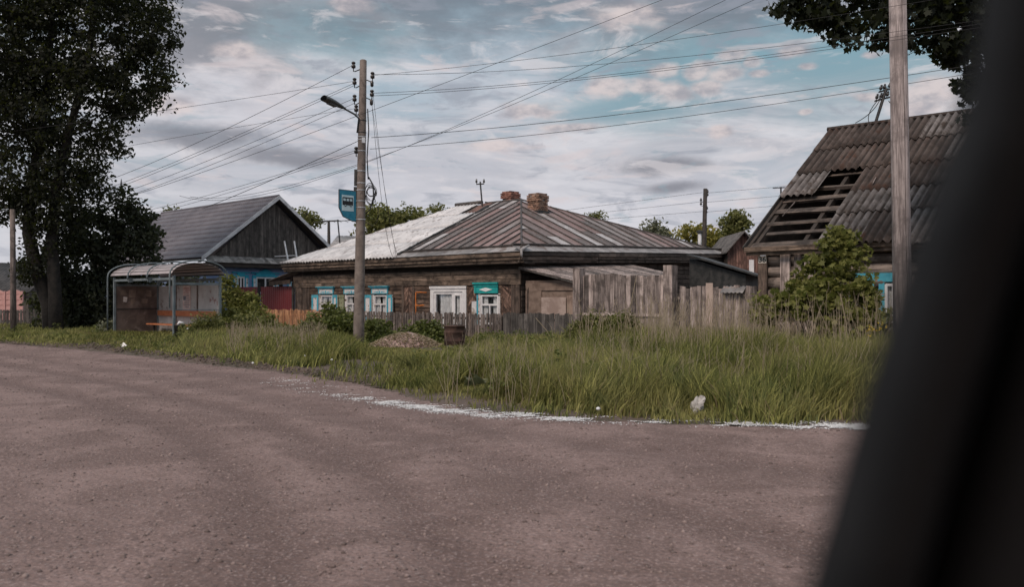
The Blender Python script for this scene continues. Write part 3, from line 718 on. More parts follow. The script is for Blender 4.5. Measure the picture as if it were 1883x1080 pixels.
# fascia boards
for O, e_, L, nn, mat in ((E0, F, EU, nF, M['frieze']), (E0, er, PEND, nR, M['plankR'])):
    for k, (dz, pr, hh_) in enumerate(((-.16, -.03, .13), (-.29, -.09, .12), (-.39, -.16, .09))):
        u = 0.
        while u < L-.05:
            l_ = min(random.uniform(3, 5), L-u)
            box('fascia_board', mat, house, O+e_*u+nn*pr+Z*dz, e_*(l_-.012), nn*.03+Z*random.uniform(-.005, .005), Z*hh_, .008); u += l_
    box('soffit', M['core'], house, O+nn*-.17+Z*-.42, e_*L, nn*-.55, Z*.03)
# corrugated part of the front slope
shade_valleys(M['slate'], F, E0, .22, (.30, .285, .28))
clipL = lambda u, v: min(u, EU-v*(EU-RLu)/6.0)
rows = [(-.08, 1.62), (1.5, 3.22), (3.1, 4.75), (4.6, 6.02)]
for ri, (v0, v1) in enumerate(rows):
    u = 6.95+(.15 if ri % 2 else 0)-ri*0.02
    while u < EU+.1:
        u1 = u+1.1
        if u < EU-v0*(EU-RLu)/6.0-.06 and not (ri == 3 and u < 7.6):
            corr('corrugated_sheet', M['slate'], roof, E0, F, vf, nf, u, u1+.05, v0, v1, .22, .034, clipL, .008+random.uniform(0, .012), .03)
        u += 1.1
MB().prism([E0+F*6.96+vf*4.7+nf*.012, E0+F*7.7+vf*4.6+nf*.012, E0+F*7.9+vf*6.0+nf*.012, E0+F*7.0+vf*6.0+nf*.012], nf*.012).build('rusty_patch', M['shedred'], roof)
# debris line along the joint of the two roofs, ridge and hip caps
P_ = [E0+F*(6.93+.03*math.sin(i*1.7))+vf*(.2+5.2*i/24)+nf*.05 for i in range(25)]
MB().tube(P_, [random.uniform(.015, .075) for _ in P_], 6).build('moss_line', M['tar'], roof, True)
cap = MB(); cap.tube([E0+nf*.02+Z*.03]+[E0.lerp(AP, i/6)+Z*.045 for i in range(1, 6)]+[AP+Z*.05], .035, 6); cap.build('hip_cap', M['seamrib'], roof, True)
MB().tube([AP+Z*.03, AP.lerp(RL, .5)+Z*.02, AP.lerp(RL, .55)+Z*.05], .04, 6).build('ridge_cap', M['seamrib'], roof, True)
MB().tube([AP.lerp(RL, .6)+Z*.07, RL+F*.15+Z*.06], .085, 8).build('ridge_cap', M['seamrib'], roof, True)
MB().tube([AP+Z*.02, AP.lerp(ER, .5)+Z*.03, ER+Z*.04], .04, 6).build('hip_cap', M['seamrib'], roof, True)
MB().tube([E0+nf*.05+vf*.42, E0+Z*.05, E0+nF*.05+nR*.05-Z*.12, E0+nF*.02+nR*.06-Z*.25], [.03, .06, .05, .02], 6).build('spout', M['galv'], roof, True)
# chimneys of single bricks
def brick_mesh(l, w_, h):
    b = MB().obox(Vector((-l/2, -w_/2, 0)), Vector((l, 0, 0)), Vector((0, w_, 0)), Vector((0, 0, h)), .004)
    me = bpy.data.meshes.new('brick'); me.from_pydata([tuple(x) for x in b.v], [], b.f); return me
def chimney(cx, cy, z0, z1, w_, mat, label, flare=True):
    o_ = Vector((cx, cy, z0)); ch = 0.086
    core = MB().obox(o_-F*(w_/2-.02)-R*(w_/2-.02), F*(w_-.04), R*(w_-.04), Z*(z1-z0)).build('chimney', M['mortar'], house); core['label'] = label
    me = brick_mesh(.235, .11, .07); me.materials.append(mat); z = z0; k = 0; org = ORG[house.name]
    while z < z1-.01:
        f_ = .035 if flare and z1-4.2*ch < z < z1-1.2*ch else (0.0 if z < z1-ch*1.1 else -.02)
        W_ = w_+2*f_; nb = max(2, round(W_/.25))
        for si, (a, b) in enumerate(((F, R), (R, -F), (-F, -R), (-R, F))):
            for i in range(nb):
                if random.random() < .05 and z > z0+.1: continue
                s = -W_/2+W_/nb*(i+.5)+(.04 if k % 2 else -.04)
                o = bpy.data.objects.new('brick', me); COL.objects.link(o); o.parent = core
                p_ = Vector((cx, cy, z))+a*s-b*(W_/2-.05+random.uniform(-.006, .008))
                o.location = p_-org; o.rotation_euler = (0, 0, math.atan2(a.y, a.x)+random.uniform(-.03, .03)); o.scale = (W_/nb/.25, 1, 1)
        z += ch; k += 1
    return core
p1 = AP.lerp(RL, .42)+R*1.0; chimney(p1.x+.1, p1.y, 5.2, 6.36, .56, M['brick'], 'chimney of red bricks behind the ridge')
p2 = at(989, 380, 37.5); ch2 = chimney(p2.x, p2.y, 4.75, 5.90, .58, M['brickyellow'], 'crumbling chimney of pale patchy bricks with tarred foot')
MB().obox(Vector((p2.x, p2.y, 4.72))-F*.36-R*.37, F*.4, R*.74, Z*.46, .02).build('tar_flashing', M['tar'], ch2)
# service mast on the roof
mp = at(888, 376, 39.6); mt = at(883, 334, 39.6)
sm = MB().tube([mp-Z*.4, mt], .035, 8); sm.tube([mt-Z*.12-Vector((.18, 0, 0)), mt-Z*.12+Vector((.18, 0, .02))], .03, 6)
sm = sm.build('service_mast', M['iron'], house)
for s in (-.17, .17): MB().lathe(mt+Vector((s, 0, -.1)), Z, [(0, .015), (.05, .015), (.06, .05), (.13, .05), (.15, .03), (.2, .04), (.22, .01)], 10).build('insulator', M['porcelain'], sm, True)
# annex roof at the far end of the side wall
an = MB(); A0 = at(1262, 470, 36.5); A1 = at(1390, 508, 34.)
an.prism([A0, A1, A1+R*1.6-Z*.15, A0+R*1.6-Z*.1], Z*.07); an.build('annex_roof', M['tar'], house)
g0, g1 = Vector((A0.x, A0.y, -.1))+R*.25, Vector((A1.x, A1.y, -.1))+R*.25; g1 = g0.lerp(g1, .82); tp1 = A0.lerp(A1, .82)
MB().prism([g0, g1, g1+Z*(tp1.z-.02), g0+Z*(A0.z-.02)], R*1.2).build('annex_wall', M['tar'], house)
# ---------------------------------------------------------------- lean-to shed beside the side wall
SH = W0+nR*.2+nF*-.05
shed = thing('lean_to_shed', 'small lean-to shed with grey board roof and patched plywood wall, between house and gate', 'shed', SH)
ru, rd = 6.4, 2.5
T0 = SH+R*-.25+nR*-.12; T0.z = 2.52; T1 = SH+R*ru; T1.z = 2.80; B0_ = SH+R*-.25+nR*rd; B0_.z = 1.96; B1 = SH+R*(ru-.6)+nR*rd; B1.z = 2.33
MB().prism([T0, T1, B1, B0_], Z*-.05).build('roof', M['darkboard'], shed)
rt = [o for o in shed.children if o.name.startswith('roof')][0]
k = 17
for i in range(k):
    a, b = i/k+.004, (i+1)/k-.004; pr = [T0.lerp(T1, a), T0.lerp(T1, b), B0_.lerp(B1, b)+nR*random.uniform(0, .12), B0_.lerp(B1, a)+nR*random.uniform(0, .12)]
    MB().prism([p+Z*random.uniform(.002, .014) for p in pr], Z*.022).build('roof_board', M['gategrey'], rt)
WS = SH+nF*.0
MB().obox(WS+nR*.02-Z*.1, nR*(rd-.15), R*.06, Z*2.15).build('wall', M['ply'], shed)
for (a, b, c_, d, mt_) in ((.05, .78, .2, 1.68, 'ply'), (.8, 1.9, .35, 1.45, 'plypale'), (1.35, 1.9, .2, .9, 'plypale'), (1.95, 2.32, .1, 1.5, 'ply'), (.05, 2.3, 1.69, 1.95, 'ply'), (.1, .2, 0, 1.9, 'pilaster')):
    box('wall_patch', M[mt_], shed, WS+nR*a+nF*random.uniform(.012, .03)+Z*c_, nR*(b-a), nF*.02, Z*(d-c_), .012)
MB().obox(SH+nR*(rd-.2)-Z*.1, R*(ru-.8), nR*.05, Z*2.0).build('wall', M['darkboard'], shed)
# ---------------------------------------------------------------- fences along the street line
FO = Vector((-1.2, 29.6, 0)); FU = lambda px: uz(px, 560, FO, F)[0]
def fence(name, label, x0, x1, h, mat, pw, gap, lean, ztj, cat='fence', nm='picket', rails=(.25, .7), off=0., back=True):
    u1, u0 = FU(x0), FU(x1); O = FO+nF*off
    t_ = thing(name, label, cat, O+F*u0)
    u = u0
    while u < u1-pw*.5:
        w_ = pw*random.uniform(.8, 1.2); top = h+random.uniform(-ztj, ztj); l_ = random.uniform(-lean, lean); dz = random.uniform(-.02, .02)
        p_ = O+F*u-Z*.08+nF*random.uniform(0, .01); bx_ = F*(w_-gap); up = Z*(top+.08)+F*l_
        mb = MB(); s = random.uniform(-.02, .02)
        mb.v += []
        mb.prism([p_, p_+bx_, p_+bx_+up+Z*s, p_+up-Z*s], nF*.02); mb.build(nm, mat, t_); u += w_
    for rz in rails: box('rail', mat, t_, O+F*u0-nF*.045+Z*rz, F*(u1-u0), nF*.04, Z*.07, .01)
    k = max(2, int((u1-u0)/2.4))
    for i in range(k+1): MB().tube([O+F*(u0+.05+(u1-u0-.1)*i/k)-nF*.10-Z*.1, O+F*(u0+.05+(u1-u0-.1)*i/k)-nF*.10+Z*(h-.04)], .045, 7).build('post', mat, t_)
    return t_
fence('picket_fence', 'orange-brown picket fence running left from behind the bushes to the red sheets', 468, 592, .93, M['orangepicket'], .125, .045, .02, .03)
fence('picket_fence', 'weathered grey picket fence in front of the log house windows', 594, 924, .90, M['picket'], .125, .035, .035, .035)
fence('board_fence', 'low dark board fence between grey pickets and tall gate', 926, 1056, .93, M['darkboard'], .19, .012, .012, .03, nm='board')
FG = FU(1066); G1 = FU(1233)
gate = thing('wooden_gate', 'tall weathered grey plank gate between two thick square posts', 'gate', FO+F*FG)
for u, w_ in ((FG, .27), (G1, .30)): box('post', M['gategrey'], gate, FO+F*(u-w_/2)-nF*.1-Z*.1, F*w_, nF*.26, Z*2.44, .012)
def gate_top(u): return 2.10+.05*math.sin(u*2)
u = G1+.17
while u < FG-.17:
    w_ = min(random.uniform(.10, .2), FG-.15-u)
    if w_ < .03: break
    box('plank', M['gategrey'], gate, FO+F*u+nF*random.uniform(0, .015)+Z*.02, F*(w_-.008), nF*.025, Z*(gate_top(u)-.02+random.uniform(-.02, .02)), .004); u += w_
box('rail', M['gategrey'], gate, FO+F*(G1+.16)+nF*.042+Z*.90, F*(FG-G1-.32), nF*.045, Z*.075, .006)
box('rail', M['gategrey'], gate, FO+F*(G1+.16)-nF*.05+Z*1.75, F*(FG-G1-.32), nF*.045, Z*.09, .006)
t_ = fence('board_fence', 'grey vertical board fence between tall gate and house number thirty six', 1246, 1392, 1.72, M['gategrey'], .17, .01, .012, .05, nm='board', rails=(.4, 1.4))
u = FU(1350); O = FO+nF*.03
corr('sheet_cap', M['galv'], t_, O+Z*1.66, F, nF*.6-Z*.5, Z, FU(1372), FU(1330), -.1, .25, .12, .012)
box('rusty_board', M['plypale'], t_, O+F*FU(1312)+Z*.05, F*.2, nF*.02, Z*1.78, .01)
# ---------------------------------------------------------------- maroon sheet fence and small gate roof left of the log house
WL = W0+F*LU
t_ = thing('sheet_fence', 'maroon metal sheet fence between log house and blue house', 'fence', WL)
for a, b in ((540, 480), (476, 425)):
    u0, u1 = uz(a, 560, WL, F)[0], uz(b, 560, WL, F)[0]
    def fn(s, t2): return WL+F*(u0+(u1-u0)*s)+Z*(-.1+2.1*t2)+nF*(.012*max(-1, min(1, 3*math.sin((u0+(u1-u0)*s)/.18*2*math.pi))))
    mb = MB(); mb.grid(fn, 120, 1, -nF*.004); mb.build('panel', M['red'], t_)
for px in (541, 478, 424): u = uz(px, 560, WL, F)[0]; box('post', M['darkboard'], t_, WL+F*u-nF*.03-Z*.1, F*.12, nF*.09, Z*2.3)
t_ = thing('plank_awning', 'small sloping plank awning over the yard entrance left of the log house', 'awning', WL+F*.2)
a0 = WL+F*.1+nF*.3; a1 = WL+F*2.0+nF*.3; a0.z = 2.62; a1.z = 2.25
for i in range(6):
    o_ = nF*(-.27*i); MB().prism([a0+o_, a1+o_, a1+o_-nF*.26, a0+o_-nF*.26], Z*.035).build('plank', M['gategrey'], t_)
for u in (.25, 1.85): box('post', M['darkboard'], t_, WL+F*u-nF*.45-Z*.1, F*.14, nF*.14, Z*(2.66-.195*u))
box('beam', M['plankF'], t_, WL+F*.15+nF*.2+Z*2.1, F*1.8-Z*.06, nF*.06, Z*.2)
# ---------------------------------------------------------------- blue gabled house
BH = Vector((gx(370, 44.), 44., 0)); zE = 3.46; zP = 6.96; HS = 4.48; LB = 14.
bh = thing('blue_house', 'blue wooden house with dark metal tile gable roof and turquoise window casings', 'house', BH)
ov = .45; WB = BH+R*.4+F*ov
MB().prism([WB-Z*.1, WB+R*8.16-Z*.1, WB+R*8.16+F*(LB-1)-Z*.1, WB+F*(LB-1)-Z*.1], Z*3.3).build('wall', M['bluewall'], bh)
g0, g1 = WB+Z*3.2, WB+R*8.16+Z*3.2; pk = WB+R*4.08; pk.z = zP-.28
MB().prism([g0, g1, pk], F*.1).build('gable', M['core'], bh)
gb = [o for o in bh.children if o.name.startswith('gable')][0]
s = .05
while s < 8.1:
    w_ = random.uniform(.13, .17); top = 3.2+(zP-.28-3.2)*(1-abs(s+w_/2-4.08)/4.08)
    if top > 3.3: box('gable_board', M['gable'], gb, WB+R*s+nR*.002+Z*3.2, R*(w_-.008), nR*random.uniform(.022, .034), Z*(top-3.2))
    s += w_
us_ = (R*HS+Z*(zP-zE))/HS
def tilefn(O, eu, ev, nr, L, S):
    def fn(a, b):
        u = L*a; v = S*b; st = (v/.38) % 1.
        return O+eu*u+ev*v+nr*(.035*math.sin(u/.22*2*math.pi)+.08*(1-st))
    return fn
nB = F.cross(us_); nB = (nB if nB.z > 0 else -nB).normalized()
O = Vector((BH.x, BH.y, zE)); mb = MB(); mb.grid(tilefn(O, F, us_, nB, LB, HS), 320, 94); rf = mb.build('roof', M['tile'], bh)
O2 = BH+R*2*HS; O2.z = zE; us2 = (-R*HS+Z*(zP-zE))/HS; nB2 = Z*1-(-R)*((zP-zE)/HS)*0
MB().prism([O2, O2+F*LB, Vector((BH.x, BH.y, zP))+R*HS+F*LB, Vector((BH.x, BH.y, zP))+R*HS], Z*-.06).build('roof', M['tile'], bh)
MB().prism([O, O+F*LB, O+F*LB+us_*HS, O+us_*HS], Z*-.06).build('roof_deck', M['core'], rf)
MB().tube([O+us_*HS+Z*.06, O+us_*HS+Z*.06+F*LB], .07, 8).build('ridge_cap', M['tile'], rf)
for O_, uu in ((O, us_), (O2, us2)):
    MB().obox(O_+nR*.02+Z*-.14, uu*HS, nR*.04, Z*.22).build('barge_board', M['barge'], rf)
    MB().obox(O_+F*.02+Z*-.2, uu*HS, F*.35, Z*.03).build('barge_soffit', M['core'], rf)
s = -.1
while s < 8.3:
    MB().prism([WB+R*s+Z*3.62, WB+R*(s+.19)+Z*3.62, WB+R*(s+.19)+nR*.62+Z*3.28, WB+R*s+nR*.62+Z*3.28], Z*random.uniform(.02, .03)).build('pent_board', M['pent'], bh); s += .2
box('eave_beam', M['core'], bh, WB+R*-.1+nR*.02+Z*3.06, R*8.3, nR*.5, Z*.2)
for a, b, peak in ((428, 456, 0), (463, 511, 1), (528, 552, 0)):
    s0, s1 = uz(a, 520, WB, R)[0], uz(b, 520, WB, R)[0]; z0, z1 = 1.7, 2.58
    c0, c1 = s0+.22, s1-.22
    f_ = MB()
    for x0, x1, y0, y1 in ((c0, c0+.08, z0, z1), (c1-.08, c1, z0, z1), (c0+.08, c1-.08, z1-.08, z1), (c0+.08, c1-.08, z0, z0+.08), ((c0+c1)/2-.04, (c0+c1)/2+.04, z0+.08, z1-.08)):
        f_.obox(WB+R*x0+nR*.005+Z*y0, R*(x1-x0), nR*.05, Z*(y1-y0))
    wn = f_.build('window', M['white'], bh); box('pane', M['glass'], wn, WB+R*(c0+.04)+nR*.03+Z*(z0+.04), R*(c1-c0-.08), nR*.005, Z*(z1-z0-.08)); box('dark_interior', M['interior'], wn, WB+R*c0+nR*.002+Z*z0, R*(c1-c0), nR*.008, Z*(z1-z0))
    k = MB()
    for x0, x1, y0, y1 in ((s0, c0, z0-.1, z1+.1), (c1, s1, z0-.1, z1+.1), (c0, c1, z1+.005, z1+.18), (s0-.06, s1+.06, z1+.182, z1+.25)): k.obox(WB+R*x0+nR*.01+Z*y0, R*(x1-x0), nR*.08, Z*(y1-y0))
    if peak: k.prism([WB+R*((s0+s1)/2-.45)+nR*.02+Z*(z1+.252), WB+R*((s0+s1)/2+.45)+nR*.02+Z*(z1+.252), WB+R*((s0+s1)/2)+nR*.02+Z*(z1+.44)], nR*.07)
    k.build('casing', M['tealblue'], wn)
    for x0 in (s0+.05, c1+.05): box('casing_panel', M['whitepeel'], wn, WB+R*x0+nR*.091+Z*(z0+.1), R*.13, nR*.008, Z*.7)
t_ = thing('roof_ladder', 'pale ladder of two rails leaning over the plank skirt of the gable', 'ladder', WB+R*3.4+nR*.7+Z*0)
lb0 = at(531, 482, 46.0); 
for px0, px1 in ((530, 523), (547, 541)): MB().tube([at(px0, 481, 45.6), at(px1, 444, 46.6)], .045, 6).build('rail', M['barge'], t_)
for py in (470,): MB().tube([at(505, py+2, 45.9), at(546, py, 45.9)], .035, 6).build('rung', M['barge'], t_)
# ---------------------------------------------------------------- house number 36
H0 = Vector((gx(1367, 21.8), 21.8, 0)); HZ = 2.69; S6 = 5.18; RZ = 6.36; L6 = 11.
E6 = -F                                           # along the eave, to the right
h6 = thing('derelict_house', 'derelict log house with mossy corrugated roof, a hole showing battens, number 36', 'house', H0)
WW = H0+R*.45+E6*.3
MB().prism([WW+R*.05+E6*.05-Z*.1, WW+R*.05+E6*L6-Z*.1, WW+R*9.2+E6*L6-Z*.1, WW+R*9.2+E6*.05-Z*.1], Z*2.75).build('wall', M['core'], h6)
w1 = (uz(1575, 560, WW, E6)[0], uz(1600, 560, WW, E6)[0]); w2 = (uz(1630, 560, WW, E6)[0], uz(1660, 560, WW, E6)[0])
hs6 = [(w1[0], w1[1], .7, 1.75), (w2[0], w2[1], .7, 1.75)]
hplanks(h6, WW, E6, nF, .12, L6, .0, 2.56, .27, hs6, M['log'], logs=True)
cpu = uz(1401.5, 478, WW+nF*.19, E6)[0]
box('corner_post', M['pilaster'], h6, WW+nF*.13-Z*.1+E6*(cpu-.12), E6*.24, nF*.06, Z*2.58, .006)
for a, b in ((uz(1440, 520, WW, E6)[0], uz(1458, 520, WW, E6)[0]), (uz(1466, 520, WW, E6)[0], uz(1478, 520, WW, E6)[0]), (uz(1484, 520, WW, E6)[0], uz(1500, 520, WW, E6)[0])):
    box('nailed_board', M['gategrey'], h6, WW+E6*a+nF*.14+Z*.3, E6*(b-a), nF*.03, Z*(2.25), .01)
for (a, b, c_, d) in hs6:
    fr = window(h6, WW+nF*.06, E6, nF, a, b, c_, d, M['white'], M['teal'], [((a+b)/2, c_, d, .05)], [], [(a+.06, b-.06)], .06, .13)
    box('header_board', M['teal'], fr, WW+nF*.07+E6*(a-.15)+Z*(d+.04), E6*(b-a+.3), nF*.06, Z*.2)
# number plate
pu = uz(1401.5, 478, WW+nF*.195, E6); pl = box('number_plate', M['plate'], h6, WW+E6*(pu[0]-.1)+nF*.195+Z*(pu[1]-.085), E6*.215, nF*.008, Z*.18)
cu = bpy.data.curves.new('digits', 'FONT'); cu.body = '36'; cu.size = .2; cu.align_x = 'CENTER'; cu.align_y = 'CENTER'; cu.extrude = .001; cu.offset = .004
to = bpy.data.objects.new('digits_tmp', cu); COL.objects.link(to)
me = bpy.data.meshes.new_from_object(to); bpy.data.objects.remove(to)
do = link('digits', me, M['black'], pl)
mm = Matrix.Identity(4)
for i, ax in enumerate((E6, Z, nF)):
    for j in range(3): mm[j][i] = ax[j]
mm.translation = WW+E6*(pu[0]+.008)+nF*.2055+Z*pu[1]-ORG[h6.name]; do.matrix_local = mm
# eave beams
box('eave_board', M['frieze'], h6, H0+Z*(HZ-.11)+nF*-.03, E6*L6, R*.05, Z*.11, .008)
box('eave_board', M['frieze'], h6, H0+Z*(HZ-.205)+nF*-.10+E6*.02, E6*L6, R*.05, Z*.09, .006)
u6 = (R*S6+Z*(RZ-HZ))/S6; n6 = E6.cross(u6); n6 = (n6 if n6.z > 0 else -n6).normalized(); O6 = Vector((H0.x, H0.y, HZ))
back = MB(); r0 = O6+u6*S6; bk = H0+R*2*S6; bk.z = HZ
back.prism([r0, r0+E6*L6, bk+E6*L6, bk], Z*-.05); rf6 = back.build('roof', M['slateold'], h6)
MB().prism([H0+E6*.02+R*.05+Z*(HZ-.05), H0+E6*.02+R*(2*S6-.05)+Z*(HZ-.05), O6+u6*S6-Z*.08+E6*.02], E6*.08).build('gable', M['core'], h6)
# rafters and battens
for i in range(8): box('rafter', M['core'], rf6, O6+E6*(.12+1.25*i)+u6*.02-n6*.26, E6*.1, u6*(S6-.1), n6*.14)
for v in (.08, .52, .98, 1.42, 1.92, 2.42, 2.9, 3.4, 3.9, 4.4, 4.9):
    x0 = .02 if v < .1 or v > 2.6 else random.choice((.02, .02, .02, .3)); tl_ = random.uniform(-.035, .025)
    box('batten', M['batten'], rf6, O6+E6*x0+u6*v-n6*(.11+random.uniform(0, .03)), E6*(L6-.1-x0)+u6*tl_*L6, u6*random.choice((.08, .12, .2)), n6*.05, .025)
box('attic_floor', M['interior'], h6, WW+R*.1+E6*.3+Z*2.45, E6*(L6-.5), R*8.8, Z*.05)
# corrugated sheets, lower rows missing at the left
rws = [(-.10, 1.12), (1.02, 2.02), (1.92, 3.02), (2.92, 4.12), (4.02, 5.16)]
SW = .95
for k_ in ('slateold', 'slateold2'): shade_valleys(M[k_], E6, O6, .19, (.022, .016, .013))
for ri, (v0, v1) in enumerate(rws):
    for k in range(int(L6/SW)+1):
        a = k*SW
        if ri == 0 and k < 2: continue
        if ri == 1 and k < 2: continue
        if ri == 2 and k == 1: continue
        mt_ = M['slateold2'] if (random.random() < .15 or (ri == 1 and k == 2) or (ri == 0 and k == 2)) else M['slateold']
        corr('corrugated_sheet', mt_, rf6, O6, E6, u6, n6, a, min(a+SW+.06, L6), v0-(.12 if (ri == 0 and random.random() < .4) else 0), v1+.06, .19, .042, None, .02+random.uniform(0, .025), .07)
for v in (5.12,): MB().tube([O6+u6*S6+Z*.03+E6*-.05, O6+u6*S6+Z*.0+E6*5, O6+u6*S6+Z*.03+E6*L6], .075, 6).build('ridge_cap', M['slateold'], rf6)
box('barge_board', M['darkboard'], rf6, O6-n6*.12+E6*-.03, E6*.03, u6*S6, n6*.13)
# broken lath sticks on the roof
for (px0, py0, px1, py1) in ((1463, 376, 1440, 402), (1612, 330, 1606, 342), (1565, 398, 1562, 412)):
    pa, pb = [], None
    for (x, y) in ((px0, py0), (px1, py1)):
        ray = Vector(((x-CX)/FPX, 1, (HOR-y)/FPX)); c0 = Vector((0, 0, CAMZ)); tt = (O6-c0).dot(n6)/ray.dot(n6); pa.append(c0+ray*tt+n6*.07)
    MB().tube(pa, .012, 5).build('broken_lath', M['gategrey'], rf6)
# leaning service mast on that roof
m0 = at(1608, 232, 25.); m1 = at(1630, 162, 25.)
t_ = thing('roof_mast', 'leaning iron service mast with insulators behind the derelict roof ridge', 'mast', m0-Z*.5)
MB().tube([m0-Z*.6, m0, m1], .045, 8).build('pole', M['iron'], t_)
ex = Vector((.95, 0, .25)).normalized(); upx = (m1-m0).normalized()
for h_, hw in ((.95, .2), (.72, .24)):
    c0 = m0.lerp(m1, h_); ca = MB().obox(c0-ex*hw-upx*.025, ex*2*hw, Vector((0, .05, 0)), upx*.05).build('crossarm', M['iron'], t_)
    for s in (-.9, -.4, .4, .9): MB().lathe(c0+ex*hw*s+upx*.02, upx, [(0, .012), (.04, .012), (.05, .045), (.12, .045), (.13, .025), (.17, .036), (.19, .01)], 9).build('insulator', M['porcelain'], ca, True)
for a, b, sg in (((1622, 172), (1573, 226), 6), ((1624, 174), (1598, 226), -8), ((1634, 185), (1650, 228), 5)):
    MB().tube(limb(at(*a, 25.), at(*b, 24.6), (sg*.04, 0, -.1), 8), .012, 5).build('wire', M['wire'], t_)
# ---------------------------------------------------------------- bus shelter
S0 = Vector((gx(320, 29.5), 29.5, 0)); SL = 4.8; SW_ = 1.68
sh = thing('bus_shelter', 'old bus shelter with blue-grey frame, arched roof and stained brown end panel', 'bus shelter', S0)
fr_ = M['shelterframe']
cor = {'fr': S0, 'fl': S0+F*SL, 'br': S0+R*SW_, 'bl': S0+F*SL+R*SW_}
for k, p_ in cor.items(): box('post', fr_, sh, p_-F*.038-R*.038-Z*.1, F*.076, R*.076, Z*2.3)
def arch(u, r_out=.0, drop=0.):
    pts = []
    for i in range(15):
        a = math.pi*i/14; x = SW_/2-(SW_/2+.16+r_out)*math.cos(a); pts.append(S0+F*u+R*x+Z*(2.16+.52*math.sin(a)**.9+r_out))
    return pts
for k, u in enumerate((-.12, SL*.33, SL*.66, SL+.12)):
    pts = arch(u, .05); pts = [pts[0]-Z*.12]+pts+[pts[-1]-Z*.12]
    if k in (0, 3): pts = [pts[0]-Z*(1.0 if k == 0 else 1.9)]+pts
    MB().tube(pts, .028, 6).build('roof_arch', fr_, sh, True)
mb = MB()
def rfn(a, b):
    an = math.pi*(.06+.88*b); x = SW_/2-(SW_/2+.14)*math.cos(an); return S0+F*(-.08+(SL+.16)*a)+R*x+Z*(2.15+.50*max(0, math.sin(an))**.9)
for k in range(11):
    b0_, b1_ = (k+.06)/11, (k+.90)/11
    MB().grid(lambda a, b: rfn(a, b0_+(b1_-b0_)*b), 12, 3, -Z*.012).build('roof_strip', M['polycarb'], sh, True)
    MB().tube([rfn(a/6, (k+.98)/11)-Z*.012 for a in range(7)], .018, 5).build('purlin', M['iron'], sh)
for p_, e_, L in ((S0+Z*2.05, F, SL), (S0+R*SW_+Z*2.05, F, SL), (S0+Z*1.88, R, SW_), (S0+F*SL+Z*1.88, R, SW_)):
    nn = R if e_ == F else F
    box('beam', fr_, sh, p_+e_*.05-nn*.03, e_*(L-.1), nn*.06, Z*.085)
for u in (SL*.33, SL*.66):
    for d in (0, .14): box('strut', fr_, sh, S0+F*(u+d)-R*.12+Z*2.0, F*.03, R*.1, Z*.16)
box('end_panel', M['shelterbrown'], sh, S0+F*(SL-.015)+R*.06+Z*.16, F*.03, R*(SW_-.12), Z*1.72)
box('end_rail', M['iron'], sh, S0+F*(SL-.05)+R*.06+Z*1.0, F*.03, R*(SW_-.12), Z*.035)
pap = [(.25, 1.55, .2, .22), (.52, 1.45, .26, .3), (.85, 1.5, .22, .3), (1.2, 1.5, .2, .25), (.3, 1.3, .14, .18), (1.0, 1.25, .24, .16), (.6, 1.2, .16, .2)]
for i, (r, z, a, b) in enumerate(pap):
    box('torn_notice', M['paper'] if i == 4 else M['ply'], sh, S0+F*(SL-.022-.001*i)+R*r+Z*z, F*-.004, R*a+Z*random.uniform(-.05, .05), Z*b+R*random.uniform(-.06, .06), .004)
us_b = [.0, 1.62, 3.3, SL]
for a, b in zip(us_b[:-1], us_b[1:]):
    box('back_panel', M['sheltergrey'], sh, S0+R*SW_+F*(a+.03)+Z*.06, F*(b-a-.06), R*.025, Z*1.84)
    box('back_mullion', M['shelterbrown'], sh, S0+R*(SW_-.03)+F*(a-.035)-Z*.05, F*.07, R*.06, Z*2.1)
# notice on the back wall
nu_ = uz(344, 555, S0+R*SW_, F)[0]
nt = box('notice', M['posterpink'], sh, S0+R*(SW_-.02)+F*(nu_-.3)+Z*.95, F*.6, R*.01, Z*.95)
for i in range(11):
    w_ = random.uniform(.2, .45); box('print_line', M['ink'] if i < 3 else M['inkgrey'], nt, S0+R*(SW_-.024)+F*(nu_-.25+random.uniform(0, .06))+Z*(1.78-.07*i), F*w_, R*.003, Z*random.uniform(.012, .03))
box('print_picture', M['inkgrey'], nt, S0+R*(SW_-.026)+F*(nu_+.05)+Z*1.35, F*.2, R*.003, Z*.16)
gr = MB()
for i in range(8):
    b0 = S0+R*(SW_-.006)+F*(.15+.07*i)+Z*(1.33+random.uniform(-.05, .08)); gr.tube([b0, b0+F*.06+Z*random.uniform(-.1, .12), b0+F*.02+Z*random.uniform(-.15, .15)], .008, 4)
gr.build('graffiti', M['ink'], sh)
box('bench_back', M['benchorange'], sh, S0+R*(SW_-.13)+F*.1+Z*.76, F*(SL-.3), R*.04, Z*.2)
box('bench_seat', M['benchorange'], sh, S0+R*(SW_-.62)+F*.9+Z*.42, F*(SL-1.2), R*.4, Z*.045)
for u in (1.2, 2.6, SL-.6): box('bench_leg', M['iron'], sh, S0+R*(SW_-.45)+F*u, F*.05, R*.05, Z*.42)
MB().tube([S0+F*.02+R*.05+Z*1.02, S0+F*.02+R*(SW_-.05)+Z*1.02], .016, 6).build('side_rail', fr_, sh)
tb = gp(330, 29.0); t_ = thing('litter_bin', 'small dark litter bin by the near corner post of the bus shelter', 'bin', tb)
MB().lathe(tb-Z*.03, Z, [(0, .02), (.001, .14), (.47, .17), (.48, .18), (.52, .18), (.521, .15), (.3, .14), (.299, .01)], 16).build('drum', M['black'], t_, True)
tag(MB().tube([tb+Vector((-.06, -.03, .46)), tb+Vector((.02, -.05, .56)), tb+Vector((.1, 0, .53)), tb+Vector((.12, .03, .46))], [.03, .055, .05, .02], 7).build('plastic_bag', M['white'], None, True), 'crumpled white plastic bag stuffed in the litter bin', 'bag')
